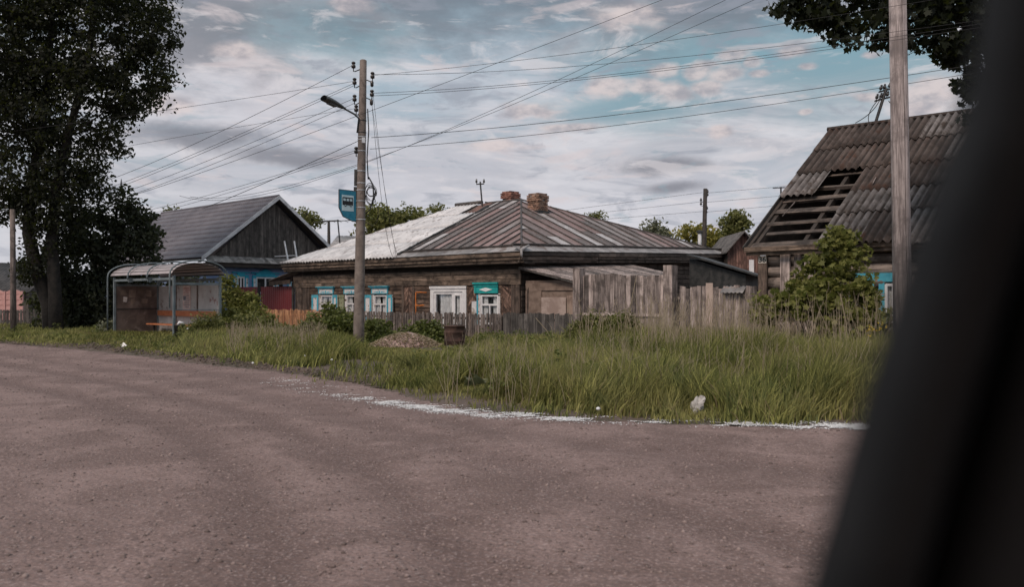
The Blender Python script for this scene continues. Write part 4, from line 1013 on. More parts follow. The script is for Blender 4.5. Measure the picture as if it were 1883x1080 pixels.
# ---------------------------------------------------------------- concrete street pole
PB = Vector((gx(659, 25.5), 25.5, 0)); PT = at(668, 111, 25.5)
pole = thing('utility_pole', 'tall concrete utility pole with street lamp and many insulators beside the picket fence', 'pole', PB)
n_ = 10; pts = [(PB-Z*.3).lerp(PT, i/n_) for i in range(n_+1)]+[PT+Z*.02]
MB().tube(pts, [.165+(.10-.165)*i/n_ for i in range(n_+1)]+[.07], 18).build('shaft', M['concrete'], pole, True)
def onpole(py): k = (638-py)/(638-111); return PB.lerp(PT, k), .165+(.10-.165)*k
INS = {}
def insul(key, px, py, side):
    c0, r = onpole(py+6); p_ = at(px, py, 25.5); b0 = c0+Vector((side*r*.7, 0, 0))
    hk = MB().tube([b0, p_+Vector((-side*.05, 0, -.16)), p_+Vector((0, 0, -.16)), p_], .016, 6).build('hook', M['iron'], pole, True)
    MB().lathe(p_-Z*.02, Z, [(-.05, .03), (-.04, .06), (.03, .065), (.05, .04), (.08, .04), (.09, .062), (.13, .055), (.15, .02)], 12).build('insulator', M['porcelain'], hk, True); INS[key] = p_+Z*.03
for k, px, py, s in (('l1', 650, 121, -1), ('l2', 652, 151, -1), ('l3', 652, 182, -1), ('l4', 655, 201, -1), ('l5', 655, 278, -1), ('r1', 685, 140, 1), ('r2', 684, 173, 1)): insul(k, px, py, s)
for px, py in ((684, 154), (683, 188)): MB().lathe(at(px, py, 25.5), Z, [(-.09, .02), (-.06, .05), (.06, .05), (.09, .02)], 9).build('insulator', M['porcelain'], pole, True)
c0, r = onpole(125)
box('backstrap', M['iron'], pole, at(661, 262, 25.5)-Vector((.02, 0, 0)), Vector((.035, 0, 0)), Vector((0, .05, 0)), at(664, 118, 25.5)-at(661, 262, 25.5))
la = onpole(245)[0]-Vector((.13, .05, 0)); lp = [la, at(660, 218, 25.4), at(652, 210, 25.2), at(634, 200, 24.9)]
lm = MB().tube(lp, .028, 8).build('lamp_arm', M['lampgrey'], pole, True)
hd0 = at(634, 200, 24.9); hd1 = at(595, 181, 24.2); ax = (hd1-hd0).normalized(); sd_ = ax.cross(Z).normalized(); uu = sd_.cross(ax)
def lampfn(a, b):
    t2 = a; wv = .05+.11*math.sin(min(1, t2*1.25)*math.pi/2)*(1 if t2 < .97 else .7); h_ = .035+.065*math.sin(min(1, t2*1.3)*math.pi/2); an = 2*math.pi*b
    return hd0+ax*((hd1-hd0).length*t2)+sd_*wv*math.cos(an)+uu*(h_*math.sin(an)*(1 if math.sin(an) > 0 else .55))
hb = MB().grid(lampfn, 12, 14).build('lamp_head', M['lampgrey'], pole, True)
box('lamp_lens', M['lampgrey'], hb, hd0+ax*.35-uu*.075-sd_*.08, ax*.3, sd_*.16, uu*.03)
for py, mt_ in ((222, 'iron'), (244, 'iron'), (252, 'band'), (257, 'band'), (278, 'band'), (315, 'band'), (337, 'band'), (350, 'band'), (370, 'band'), (382, 'band'), (404, 'band')):
    c0, r = onpole(py); MB().lathe(c0-Z*.012, Z, [(0, r+.004), (.001, r+.009), (.024, r+.009), (.025, r+.004)], 18).build('band', M[mt_], pole)
for a, b in ((312, 342), (344, 398)):
    ca, r = onpole(a); cb_, r2 = onpole(b); box('cable_duct', M['iron'], pole, cb_+Vector((-r2-.07, -.06, 0)), Vector((.075, 0, 0)), Vector((0, .1, 0)), ca-cb_)
cb_, r = onpole(258); box('clamp', M['band'], pole, cb_+Vector((r*.2, -r-.03, -.1)), Vector((.09, 0, 0)), Vector((0, .04, 0)), Z*.16)
cl = MB()
for k in range(7):                                # slack cable coils
    cx_, cy_ = 681+random.uniform(-3, 3), 352+random.uniform(-7, 9); rx, ry = random.uniform(6, 11)/FPX*25.5, random.uniform(9, 20)/FPX*25.5; c0 = at(cx_, cy_, 25.45)
    cl.tube([c0+Vector((math.cos(a)*rx, .03*math.sin(a*2+k), math.sin(a)*ry)) for a in [2*math.pi*i/20+k for i in range(19)]], .010, 5)
cl.tube([at(678, 326, 25.45), at(686, 340, 25.4), at(687, 362, 25.4), at(681, 385, 25.4), at(672, 393, 25.4)], .02, 6)
cl.tube([at(676, 200, 25.45), at(678, 240, 25.4), at(675, 290, 25.4), at(677, 330, 25.4)], .018, 6)
cl.tube([at(688, 362, 25.45), at(695, 385, 25.4), at(695, 405, 25.4), at(686, 416, 25.4), at(672, 408, 25.4)], .010, 5)
cl.build('cable_coil', M['wire'], pole, True)
# bus stop sign
so_ = at(654, 352, 25.45); so_.z += .0; es = -R; sw, shh = .60, .88
tl = so_+es*sw
sg = thing('bus_stop_sign', 'blue and white bus stop sign with a bus pictogram strapped to the concrete pole', 'sign', so_-Z*shh)
def sp(a, b): return so_+es*a-Z*b+nR*.0
outline = [(0, 0), (sw, 0), (sw, .52), (.46, .76), (.12, shh), (0, shh)]
plate = MB().prism([sp(a, b) for a, b in outline], nR*.025).build('plate', M['signblue'], sg)
box('white_panel', M['signwhite'], sg, sp(.09, .60)+nR*.027, es*.42, nR*.004, Z*.46)
bus = MB(); bo = lambda a, b, c_, d: bus.obox(sp(a, b)+nR*.033, es*c_, nR*.004, Z*d)
bo(.12, .43, .37, .12); bo(.12, .235, .37, .03)
for i in range(4): bo(.12+i*.1153, .32, .024, .09)
bus.build('bus_pictogram', M['black'], sg)
whl = MB()
for a in (.20, .39): whl.lathe(sp(a, .44)+nR*.034, nR, [(0, .035), (.007, .035)], 12)
whl.build('bus_wheels', M['black'], sg)
hub = MB()
for a in (.20, .39): hub.lathe(sp(a, .44)+nR*.042, nR, [(0, .017), (.003, .017)], 10)
hub.build('wheel_hubs', M['signwhite'], sg)
rim = MB()
for (a, b), (c_, d) in zip(outline, outline[1:]+outline[:1]): rim.tube([sp(a, b)+nR*.012, sp(c_, d)+nR*.012], .017, 6)
rim.build('rim', M['lampgrey'], sg)
box('bracket', M['iron'], sg, sp(.02, .35), es*-.14, nR*.03, Z*.03); box('bracket', M['iron'], sg, sp(.02, .8), es*-.14, nR*.03, Z*.03)
# ---------------------------------------------------------------- other poles
def dpole(name, label, px, d, ytop, r0, r1, lean=0., mat='poledark', ins=(), base=None):
    b = Vector((gx(px, d), d, 0)); tp = at(px+lean, ytop, d)
    t2 = thing(name, label, 'pole', b); MB().tube([b-Z*.2, b.lerp(tp, .5), tp], [r0, (r0+r1)/2, r1], 12).build('shaft', M[mat], t2, True)
    for (x, y, s) in ins:
        p_ = at(x, y, d); hk = MB().tube([p_+Vector((-s*.22, 0, -.08)), p_+Vector((0, 0, -.1)), p_], .015, 5).build('hook', M['iron'], t2)
        MB().lathe(p_-Z*.02, Z, [(-.02, .03), (0, .07), (.08, .07), (.1, .04), (.14, .055), (.17, .02)], 9).build('insulator', M['porcelain'], hk, True)
    return t2
dpole('utility_pole', 'dark utility pole at the left edge in front of the trees', 25, 34.5, 385, .115, .095, -2, 'picket')
tw = dpole('utility_pole', 'bare weathered wooden pole at right in front of the derelict house', 1662, 15., -160, .158, .138, -14, 'poleraw')
b = Vector((gx(1662, 15.), 15., 0)); tp = at(1648, -160, 15.)
cr_ = MB(); cr_.tube([b.lerp(tp, .04+.9*i/14)+Vector((.015+.008*math.sin(i), -.1555+.0017*i*.9, 0)) for i in range(15)], .005, 5); cr_.build('crack', M['core'], tw)
dpole('utility_pole', 'dark wooden pole with six insulators behind the log house roof', 1292, 52., 347, .17, .12, 5, ins=[(1301, 353, 1), (1301, 359, 1), (1289, 369, -1), (1289, 376, -1), (1300, 384, 1), (1299, 391, 1)])
t_ = dpole('utility_pole', 'tiny far pole with crossarm right of the log house', 1231, 95., 424, .16, .12)
MB().obox(at(1223, 434, 95), Vector((.98, 0, .05)), Vector((0, .1, 0)), Z*.12).build('crossarm', M['poledark'], t_)
t_ = dpole('utility_pole', 'far double-legged pole seen between the blue house and log house', 603, 85., 406, .14, .1, 1); 
MB().tube([Vector((gx(608, 85.), 85., 0)), at(605, 406, 85)], [.14, .1], 8).build('shaft', M['poledark'], t_); MB().obox(at(584, 408, 85), Vector((2.1, 0, .08)), Vector((0, .1, 0)), Z*.1).build('crossarm', M['poledark'], t_)
t_ = thing('tv_antenna', 'thin television antenna on a mast between the blue house and log house', 'antenna', Vector((gx(626, 60.), 60., 3.5)))
MB().tube([at(627, 470, 60), at(621, 404, 60)], .05, 6).build('mast', M['iron'], t_); MB().tube([at(578, 409, 60), at(650, 405, 60)], .03, 5).build('boom', M['iron'], t_)
for i in range(5): c0 = at(590+i*12, 408, 60); MB().tube([c0-Vector((0, .5, 0)), c0+Vector((0, .5, 0))], .015, 5).build('element', M['iron'], t_)
t_ = thing('tv_antenna', 'small antenna standing past the left edge of the derelict roof', 'antenna', at(1436, 372, 32)-Z*1)
MB().tube([at(1436, 420, 32), at(1436, 344, 32)], .03, 6).build('mast', M['iron'], t_); MB().tube([at(1421, 346, 32), at(1444, 345, 32)], .018, 5).build('boom', M['iron'], t_)
py_ = thing('pylon', 'distant lattice power pylon above the dark shrub', 'pylon', Vector((gx(223, 260.), 260., 0)))
mb = MB(); tp = at(223, 329, 260); bs = Vector((gx(223, 260.), 260., 0))
for s in ((-1, -1), (1, -1), (1, 1), (-1, 1)):
    mb.tube([bs+Vector((s[0]*4, s[1]*4, 0)), bs+Vector((s[0]*1.2, s[1]*1.2, 26)), tp], .09, 4)
for z in range(4, 36, 4):
    k = 4-2.8*min(1, z/26) if z < 26 else 1.2*(1-(z-26)/11)
    for a, b in (((-1, -1), (1, 1.)), ((1, -1), (-1, 1))): mb.tube([bs+Vector((a[0]*k, -k, z)), bs+Vector((b[0]*k*.9, -k, z+3.5))], .05, 4)
for z, wv in ((26, 5.5), (30, 4)): mb.tube([bs+Vector((-wv, 0, z)), bs+Vector((0, 0, z+1)), bs+Vector((wv, 0, z))], .08, 4)
mb.build('lattice', M['wiregrey'], py_)
# ---------------------------------------------------------------- wires
def wire(label, a, mid, b, r=.012, mat='wire', name='power_line'):
    """wire through image points a, mid, b; each (px, py, metres away)"""
    A, B = (x if isinstance(x, Vector) else at(*x) for x in (a, b)); N = 24
    if mid is None: c = (A+B)/2
    else:
        mx, my = mid; best = None
        s0, s1 = (CX+FPX*A.x/A.y), (CX+FPX*B.x/B.y)
        # pick the parameter whose projection falls on mid.x, then lift the control point so the curve meets mid.y
        t2 = .5
        for _ in range(60):
            p_ = A.lerp(B, t2); x = CX+FPX*p_.x/p_.y
            lo, hi = (0, 1)
            break
        lo, hi = 0., 1.
        for _ in range(40):
            t2 = (lo+hi)/2; p_ = A.lerp(B, t2); x = CX+FPX*p_.x/p_.y
            if (x < mx) == (s1 > s0): lo = t2
            else: hi = t2
        dz = CAMZ-(my-HOR)/FPX*p_.y-p_.z; c = (A+B)/2+Z*(dz/max(.05, 2*t2*(1-t2)))
    P_ = [A*(1-t)**2+c*2*t*(1-t)+B*t*t for t in [i/N for i in range(N+1)]]
    o = MB().tube(P_, [r*.5*max(.6, min(3., p.y/24)) for p in P_], 5).build(name, M[mat], None, True)
    return tag(o, label, 'wire')
wire('upper of two wires from the top right insulator to the maple leaves', INS['r1'], (1160, 84), (1960, -42, 13.))
wire('lower of two wires from the top right insulator to the right edge', INS['r1']+Z*.02, (1065, 121), (1960, 14, 13.))
wire('upper twin wire from the second right insulator toward the maple leaves', INS['r2'], (1200, 128), (1960, 18, 13.), .013)
wire('lower twin wire from the second right insulator toward the maple leaves', INS['r2']-Z*.08, (1200, 132), (1960, 26, 13.), .013)
wire('thick wire from the pole clamp rising gently to the wooden pole', at(683, 253, 25.5), (1200, 203), (1900, 102, 14.), .017)
wire('lowest thick wire from concrete pole rising to the right edge', at(681, 274, 25.5), (1200, 222), (1900, 116, 14.), .015)
wire('steep wire passing behind the concrete pole to the top edge', (180, 378, 70.), (900, 121), (1500, -110, 12.), .013)
wire('left of two steep parallel wires crossing to the top edge', (330, 360, 70.), (1060, 131), (1640, -152, 11.), .012)
wire('right of two steep parallel wires crossing to the top edge', (350, 362, 70.), (1080, 134), (1700, -142, 11.), .012)
wire('wire from the topmost left insulator down to the left', INS['l1'], (420, 235), (120, 355, 75.), .013)
wire('wire from the second left insulator to the pole in the trees', INS['l2'], (300, 203), (25, 301-60, 34.5), .011)
wire('upper twin wire running down left under the second insulator', INS['l2']-Z*.05, (420, 256), (120, 372, 75.), .012)
wire('lower twin wire running down left under the second insulator', INS['l2']-Z*.12, (420, 261), (120, 378, 75.), .012)
wire('upper wire from the third left insulator down to the left', INS['l3'], (420, 280), (120, 384, 75.), .012)
wire('lower wire from the third left insulator down to the left', INS['l3']-Z*.15, (420, 290), (120, 392, 75.), .012)
wire('nearly level wire from the fourth left insulator into the dark tree', INS['l4'], (300, 257), (20, 310, 34.5), .01)
wire('thick black wire from the pole clamp down to the blue house roof', at(659, 259, 25.5), (520, 322), (372, 384, 46.), .017)
wire('upper thin wire from the lowest left insulator to the left', INS['l5'], (500, 325), (150, 405, 75.), .011)
wire('lower thin wire from the lowest left insulator to the left', INS['l5']-Z*.06, (510, 327), (170, 412, 75.), .011)
wire('left hanging drop wire from the pole to the log house eave', at(683, 180, 25.5), (693, 290), (728, 476, 33.2), .011, name='drop_wire')
wire('right hanging drop wire from the pole to the log house eave', at(686, 172, 25.5), (702, 310), (731, 470, 33.5), .011, name='drop_wire')
wire('middle hanging drop wire looping between the other two drops', at(685, 200, 25.5), (703, 320), (729, 474, 33.3), .009, name='drop_wire')
for i, (y0, y1, lab, dd) in enumerate(((354, 330, 'upper', 0), (371, 344, 'middle', 0), (389, 358, 'lower', 0))):
    wire(lab+' far wire left of the dark pole behind the roof', (1292, y0, 52.), None, (1000, y1+62-i*4, 90.), .009, 'wiregrey')
    wire(lab+' far wire right of the dark pole behind the roof', (1299, y0+1, 52.), None, (1500, y1+8+i*3, 60.), .009, 'wiregrey')
# ---------------------------------------------------------------- wooden roof posts etc. far buildings
def hut(name, label, px0, px1, d, yw, yr, wall, roofm, depth=6., ridge_along=True, cat='house'):
    a = Vector((gx(px0, d), d, 0)); b = Vector((gx(px1, d), d, 0)); ez = (b-a); L = ez.length; ez.normalize(); en = Vector((0, 1, 0))
    zw = CAMZ+(HOR-yw)/FPX*d; zr = CAMZ+(HOR-yr)/FPX*(d+depth/2)
    t2 = thing(name, label, cat, a); MB().obox(a-Z*.1, ez*L, en*depth, Z*(zw+.1)).build('wall', wall, t2)
    if ridge_along:
        p0 = a-ez*.3-en*.4+Z*(zw-.1); p1 = a-ez*.3+en*depth/2; p1.z = zr; p2 = a-ez*.3+en*(depth+.4)+Z*(zw-.1)
        def cf(q0, q1):
            return lambda s, v: q0.lerp(q1, v)+ez*((L+.6)*s)+Z*(.03*math.sin(s*(L+.6)/.22*2*math.pi))
        MB().grid(cf(p0, p1), int((L+.6)*18), 2, -Z*.04).build('roof', roofm, t2, True); MB().grid(cf(p2, p1), 20, 1, -Z*.04).build('roof', roofm, t2)
        for s in (0, L-.1): MB().prism([a+ez*s+Z*zw, a+ez*s+en*depth+Z*zw, a+ez*s+en*depth/2+Z*(zr-.1)], ez*.1).build('gable', wall, t2)
    return t2, a, ez, en, zw, zr, L
t_, a, ez, en, zw, zr, L = hut('grey_house', 'low house with grey corrugated roof behind the pink wall at far left', -160, 52, 56., 534, 484, M['gable'], M['greyroof'], 7.)
pw = thing('pink_wall', 'pink panel wall with scalloped top behind the dark fence at far left', 'wall', Vector((gx(-120, 52.), 52., 0)))
x0 = gx(-120, 52.); k = 0; xe = gx(46, 52.)
while x0 < xe-.3:
    w_ = 1.05; zt = 1.92
    pts = [Vector((x0, 52., -.1)), Vector((x0+w_-.05, 52., -.1))]+[Vector((x0+(w_-.05)*(1-i/10), 52., zt-.12+.16*math.sin(math.pi*i/10))) for i in range(11)]
    pn = MB().prism(pts, Vector((0, .08, 0))).build('panel', M['pinkwall'], pw)
    for r in range(5):
        MB().tube([Vector((x0+.05+.95*i/16, 51.99, .35+r*.33+.04*abs(math.sin(i/16*math.pi*3)))) for i in range(17)], .016, 4).build('relief_line', M['pinkwall'], pn)
    box('pier', M['pinkwall'], pw, Vector((x0+w_-.05, 51.95, -.1)), Vector((.08, 0, 0)), Vector((0, .14, 0)), Z*(zt+.05)); x0 += w_
t_ = thing('picket_fence', 'dark picket fence in front of the pink wall at far left', 'fence', Vector((gx(-100, 44.), 44., 0)))
x0 = gx(-100, 44.)
while x0 < gx(75, 44.): box('picket', M['darkboard'], t_, Vector((x0, 44, -.05)), Vector((.13, 0, 0)), Vector((0, .02, 0)), Z*random.uniform(.88, .95)); x0 += .17
for z in (.25, .7): box('rail', M['darkboard'], t_, Vector((gx(-100, 44.), 44.022, z)), Vector((gx(75, 44.)-gx(-100, 44.), 0, 0)), Vector((0, .04, 0)), Z*.07)
# red-brown shed behind, right
d = 40.; a = Vector((gx(1338, d), d, 0)); t_ = thing('plank_shed', 'red-brown plank shed with pitched roof behind the derelict house', 'shed', a)
zl, zp = CAMZ+(HOR-462)/FPX*d, CAMZ+(HOR-430)/FPX*d; wl = gx(1366, d)-a.x
MB().prism([a-Z*.1, a+Vector((2*wl, 0, -.1)), a+Vector((2*wl, 0, zl)), a+Vector((wl, 0, zp)), a+Vector((0, 0, zl))], Vector((0, 4, 0))).build('wall', M['core'], t_)
x = 0.
while x < 2*wl: top = zl+(zp-zl)*(1-abs(x+.06-wl)/wl); box('plank', M['shedred'], t_, a+Vector((x, -.03, 0)), Vector((.115, 0, 0)), Vector((0, .025, 0)), Z*top); x += .125
for s in (0, 1):
    p0 = a+Vector((-.15 if s == 0 else 2*wl+.15, -.35, zl-.12)); p1 = a+Vector((wl, -.35, zp+.06))
    MB().prism([p0, p1, p1+Vector((0, 4.6, 0)), p0+Vector((0, 4.6, 0))], Z*.06).build('roof', M['darkboard' if s == 0 else 'galv'], t_)
box('door_post', M['white'], t_, a+Vector((gx(1385, d)-a.x-.2, -.06, 1.6)), Vector((.22, 0, 0)), Vector((0, .03, 0)), Z*1.6)
hut('far_house', 'pale far roof between the blue house and log house', 612, 662, 80., 452, 434, M['gable'], M['galv'], 7.)
t_, *_r = hut('far_house', 'dark far roof partly behind the log house left of the concrete pole', 640, 690, 70., 470, 447, M['gable'], M['greyroof'], 8.)
t_ = thing('flue_pipe', 'pale metal flue pipe in front of the dark pole behind the roof', 'pipe', at(1287, 470, 42))
MB().tube([at(1287, 470, 42), at(1286.5, 428, 42)], .085, 10).build('pipe', M['barge'], t_, True); MB().lathe(at(1286.5, 429, 42), Z, [(0, .09), (.01, .15), (.1, .15), (.16, .02)], 10).build('cap', M['iron'], t_)
# ---------------------------------------------------------------- trees
d = 36.; b0 = Vector((gx(88, d), d, 0))
B_ = [pxblob(*q, d, 1.1) for q in ((60, -110, 150), (190, -90, 130), (255, 40, 62), (150, 60, 110), (20, 80, 120), (215, 130, 80), (292, 95, 34), (300, 140, 24), (265, 5, 45), (125, 190, 95), (20, 210, 95), (185, 220, 52), (140, 290, 55), (60, 300, 80), (0, 370, 50), (-90, 120, 150), (-60, -20, 150), (235, 190, 30), (170, 320, 26), (95, 380, 50), (90, 440, 40), (40, 340, 60), (120, 400, 45), (110, 350, 60), (225, 250, 26), (255, 160, 50), (200, 280, 34), (165, 350, 22), (285, 60, 40), (70, 500, 30), (110, 470, 30))]
tr1 = [at(96, 612, d)-Z*.2, at(90, 560, d), at(68, 500, d), at(52, 430, d), at(56, 350, d), at(75, 250, d), at(90, 120, d), at(100, -40, d)]
tr2 = [at(104, 612, d-.3)-Z*.2, at(101, 540, d-.3), at(96, 450, d-.3), at(100, 360, d-.3), at(125, 250, d-.3), at(160, 120, d-.3), at(180, -40, d-.3)]
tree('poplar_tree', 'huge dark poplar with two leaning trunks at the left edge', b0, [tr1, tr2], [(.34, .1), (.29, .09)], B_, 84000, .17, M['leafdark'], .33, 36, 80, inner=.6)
d = 38.5; b0 = Vector((gx(200, d), d, 0))
B_ = [pxblob(*q, d, 1.) for q in ((215, 400, 28), (248, 430, 32), (185, 440, 50), (240, 480, 48), (150, 500, 60), (205, 545, 60), (135, 560, 50), (268, 405, 14), (285, 425, 9), (275, 445, 14), (160, 385, 14), (180, 400, 16), (225, 362, 10), (203, 368, 9), (240, 385, 12), (255, 378, 7), (145, 410, 12), (290, 465, 9), (215, 352, 6), (280, 395, 7), (280, 560, 25), (90, 570, 35), (240, 580, 30), (170, 590, 50), (312, 530, 34), (350, 540, 34), (385, 548, 26), (330, 570, 40), (375, 580, 32))]
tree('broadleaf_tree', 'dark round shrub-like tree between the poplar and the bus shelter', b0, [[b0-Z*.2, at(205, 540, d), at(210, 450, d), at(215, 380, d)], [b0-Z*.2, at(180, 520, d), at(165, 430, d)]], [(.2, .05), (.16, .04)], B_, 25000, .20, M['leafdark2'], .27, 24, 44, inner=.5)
# maple at the right, its crown hanging into the top of the frame
d = 17.; b0 = Vector((gx(1905, d), d, 0))
B_ = [pxblob(*q, d, .8) for q in ((1560, -10, 46), (1610, 20, 52), (1500, 10, 34), (1545, 45, 28), (1590, 62, 16), (1700, 10, 70), (1760, 60, 70), (1800, 120, 60), (1840, 190, 60), (1745, 95, 32), (1780, 165, 22), (1455, 0, 22), (1438, 45, 12), (1480, 15, 24), (1465, 40, 14), (1425, 10, 12), (1520, 40, 20), (1560, 75, 18), (1640, 70, 24), (1660, 40, 40), (1700, 75, 20), (1900, 80, 120), (1980, -40, 200), (1800, -120, 160), (1650, -110, 110), (2050, 120, 140), (1795, 190, 12), (1770, 178, 7))]
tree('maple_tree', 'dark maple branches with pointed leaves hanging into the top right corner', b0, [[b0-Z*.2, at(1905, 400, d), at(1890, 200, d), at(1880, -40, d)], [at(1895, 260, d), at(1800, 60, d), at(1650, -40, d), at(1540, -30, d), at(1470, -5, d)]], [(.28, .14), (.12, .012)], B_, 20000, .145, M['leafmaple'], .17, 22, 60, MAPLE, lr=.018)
FT = 'trees far behind the houses'
def fartree(label, px, d, blobs, n, size, mat, cl=.5, base_py=None):
    b0 = Vector((gx(px, d), d, 0)); bl = [pxblob(*q, d, 1.) for q in blobs]; top = min(q[1]-q[2]*.4 for q in blobs)
    return tree('far_tree', label, b0, [[b0-Z*.2, at(px, (HOR+top)/2, d), at(px, top, d)]], [(.2, .04)], bl, n, size, M[mat], cl, 26, 24, group=FT)
fartree('green treetops rising behind the pale corrugated roof right of the pole', 715, 70., [(690, 400, 24), (715, 415, 30), (750, 405, 26), (770, 412, 16), (735, 430, 30), (675, 425, 20)], 5200, .30, 'leaffar')
fartree('small dark treetop peeping over the ridge left of the service mast', 800, 85., [(797, 393, 12), (806, 392, 8)], 500, .3, 'leafolive')
fartree('thin treetop showing behind the right slope of the log house roof', 1097, 90., [(1091, 397, 7), (1103, 400, 6), (1096, 404, 8)], 400, .28, 'leafolive')
fartree('pointed treetop right of the log house hip beside a tiny pole', 1206, 75., [(1203, 410, 5), (1205, 420, 11), (1200, 428, 16), (1214, 430, 14)], 900, .30, 'leafgrey')
fartree('yellow green tree behind the dark pole and flue pipe', 1275, 70., [(1265, 435, 18), (1285, 432, 20), (1305, 438, 18), (1318, 448, 16), (1335, 455, 20), (1300, 452, 24)], 3600, .28, 'leafyellow')
fartree('tall airy tree between the dark pole and the derelict roof', 1352, 62., [(1352, 402, 14), (1340, 410, 12), (1366, 412, 11), (1352, 425, 18), (1345, 440, 16), (1362, 442, 14)], 2200, .26, 'leafolive', .36)
fartree('small green treetop touching the right slope of the blue gable', 562, 70., [(560, 395, 9), (568, 402, 9), (575, 410, 10)], 600, .28, 'leaffar')
fartree('dark far trees behind the blue house roof', 316, 90., [(316, 388, 5), (330, 395, 6)], 300, .3, 'leafolive')
# ---------------------------------------------------------------- shrubs
def bush(name, label, blobs, n, size, mat, cl=.16, per=18, tpl=LEAF, stems=14, tilt=.3, inner=.2, cat='bush', group=None, bark='barkpale'):
    B = np.array(blobs); cx_, cy_ = B[:, 0].mean(), B[:, 1].mean(); b0 = Vector((cx_, cy_, gz(cx_, cy_)))
    t2 = thing(name, label, cat, b0, group); P, C = blob_pts(blobs, n, cl, per, inner)
    k = P[:, 2] > b0.z+.02; P = P[k]
    st = MB()
    for i in range(min(stems, len(C))):
        e = Vector(C[i]); s_ = Vector((e.x*.4+cx_*.6, e.y*.4+cy_*.6, b0.z-.05)); st.tube(limb(s_, e, (0, 0, (e.z-s_.z)*.15), 4), [.014, .012, .010, .008, .005], 5)
    st.build('stems', M[bark], t2); foliage('foliage', P, size, M[mat], t2, tpl, tilt); return t2
def pb(px, py, r, d, fl=1., dr=.8): return pxblob(px, py, r, d, dr, fl)
bush('maple_bush', 'leafy young maple bush covering the wall of the derelict house', [pb(1548, 432, 12, 18.6), pb(1535, 425, 7, 18.6), pb(1565, 440, 10, 18.5), pb(1500, 480, 10, 18.7), pb(1478, 510, 14, 18.8), pb(1548, 446, 16, 18.6), pb(1580, 462, 18, 18.4), pb(1490, 490, 18, 18.7), pb(1410, 580, 22, 19.2), pb(1400, 555, 12, 19.3), pb(1545, 475, 30, 18.6), (pb(1570, 490, 26, 18.2)), pb(1510, 505, 26, 18.8), pb(1540, 540, 50, 18.4), pb(1500, 560, 40, 18.2), pb(1575, 560, 44, 18.0), pb(1460, 550, 28, 18.8), pb(1440, 565, 22, 19.), pb(1560, 605, 45, 17.8), pb(1600, 530, 22, 17.8), pb(1530, 448, 16, 18.6), pb(1555, 452, 16, 18.4), pb(1620, 590, 26, 17.6)], 6200, .125, 'leafbright', .11, 14, MAPLE, 60, .25, .45)
bush('raspberry_bush', 'large leafy bush against the pickets left of the concrete pole', [pb(590, 604, 26, 27.8), pb(622, 598, 28, 27.8), pb(642, 612, 24, 27.6), pb(570, 612, 22, 28.), pb(610, 622, 34, 27.3), pb(605, 580, 18, 28.), pb(640, 592, 18, 27.8), pb(575, 590, 14, 28.)], 4200, .14, 'leafmid', .16)
bush('raspberry_bush', 'leafy bush between the wood chip heap and the rusty drum', [pb(762, 616, 24, 26.3), pb(788, 612, 26, 26.3), pb(805, 622, 20, 26.2), pb(743, 626, 18, 26.2), pb(780, 632, 26, 25.8)], 2600, .13, 'leafmid', .15)
bush('low_bush', 'low bush at the foot of the pickets just right of the concrete pole', [pb(692, 605, 22, 27.), pb(678, 618, 24, 26.6), pb(712, 622, 18, 26.4), pb(700, 635, 20, 26.)], 2000, .12, 'leafmid', .14)
bush('elder_bush', 'tall yellow-green bush right behind the bus shelter', [pb(425, 530, 18, 33.), pb(430, 560, 24, 33.), pb(450, 565, 18, 33.), pb(462, 550, 12, 33.), pb(420, 590, 24, 32.5), pb(455, 590, 26, 32.5), pb(418, 512, 10, 33.), pb(472, 575, 18, 32.5)], 3800, .15, 'leafbright', .18)
bush('weed_clump', 'broad dark green weeds under the tall bush right of the bus shelter', [pb(430, 600, 24, 31.), pb(460, 600, 26, 31.), pb(485, 605, 20, 31.), pb(410, 606, 20, 30.2), pb(450, 604, 30, 30.), pb(495, 600, 22, 30.), pb(520, 612, 20, 29.5), pb(475, 612, 30, 29.5)], 4600, .12, 'leafolive', .15)
bush('weed_clump', 'tall thin weeds before the pale panel at the right end of the bus shelter', [pb(352, 612, 16, 28.6, 1.3), pb(372, 604, 18, 28.8, 1.5), pb(392, 600, 18, 29., 1.4), pb(340, 618, 16, 28.2)], 2400, .11, 'leafolive', .12, 18, LONG)
bush('weed_clump', 'pale weeds to the left of the bus shelter posts', [pb(192, 606, 12, 33.), pb(204, 600, 10, 33.), pb(180, 612, 12, 32.5)], 500, .12, 'leafgrey', .13)
bush('wormwood_clump', 'tall yellowish wormwood clump in front of the gate', [pb(1075, 606, 24, 22.), pb(1105, 602, 26, 22.), pb(1140, 600, 26, 21.5), pb(1165, 608, 22, 21.5), pb(1058, 615, 18, 22.), pb(1120, 625, 40, 21.), pb(1090, 590, 12, 22.), pb(1150, 588, 12, 21.6)], 6500, .10, 'leafolive', .11, 22, LONG)
bush('wormwood_clump', 'grey-green wormwood between the gate and the board fence', [pb(1190, 628, 22, 20.), pb(1215, 632, 20, 20.), pb(1240, 635, 20, 20.), pb(1270, 636, 18, 20.)], 3000, .075, 'leafgrey', .11, 22, LONG)
bush('weed_clump', 'dark leafy weeds round the foot of the concrete pole', [pb(640, 640, 20, 25.), pb(670, 645, 20, 25.), pb(695, 650, 18, 24.5), pb(625, 650, 18, 24.6)], 1300, .10, 'leafmid', .12)
bush('weed_clump', 'feathery green weeds at the edge of the dirt patch below the heap', [pb(740, 685, 22, 17.2), pb(715, 690, 16, 17.), pb(775, 688, 20, 17.), pb(810, 690, 22, 16.6)], 2600, .07, 'leafolive', .09, 20, LONG)
bush('weed_clump', 'bushy yellow-green weeds in the grass right of the rusty drum', [pb(885, 675, 26, 17.5), pb(915, 665, 24, 18.), pb(900, 690, 26, 16.8), pb(930, 685, 22, 16.5)], 3000, .075, 'leafolive', .10, 20, LONG)
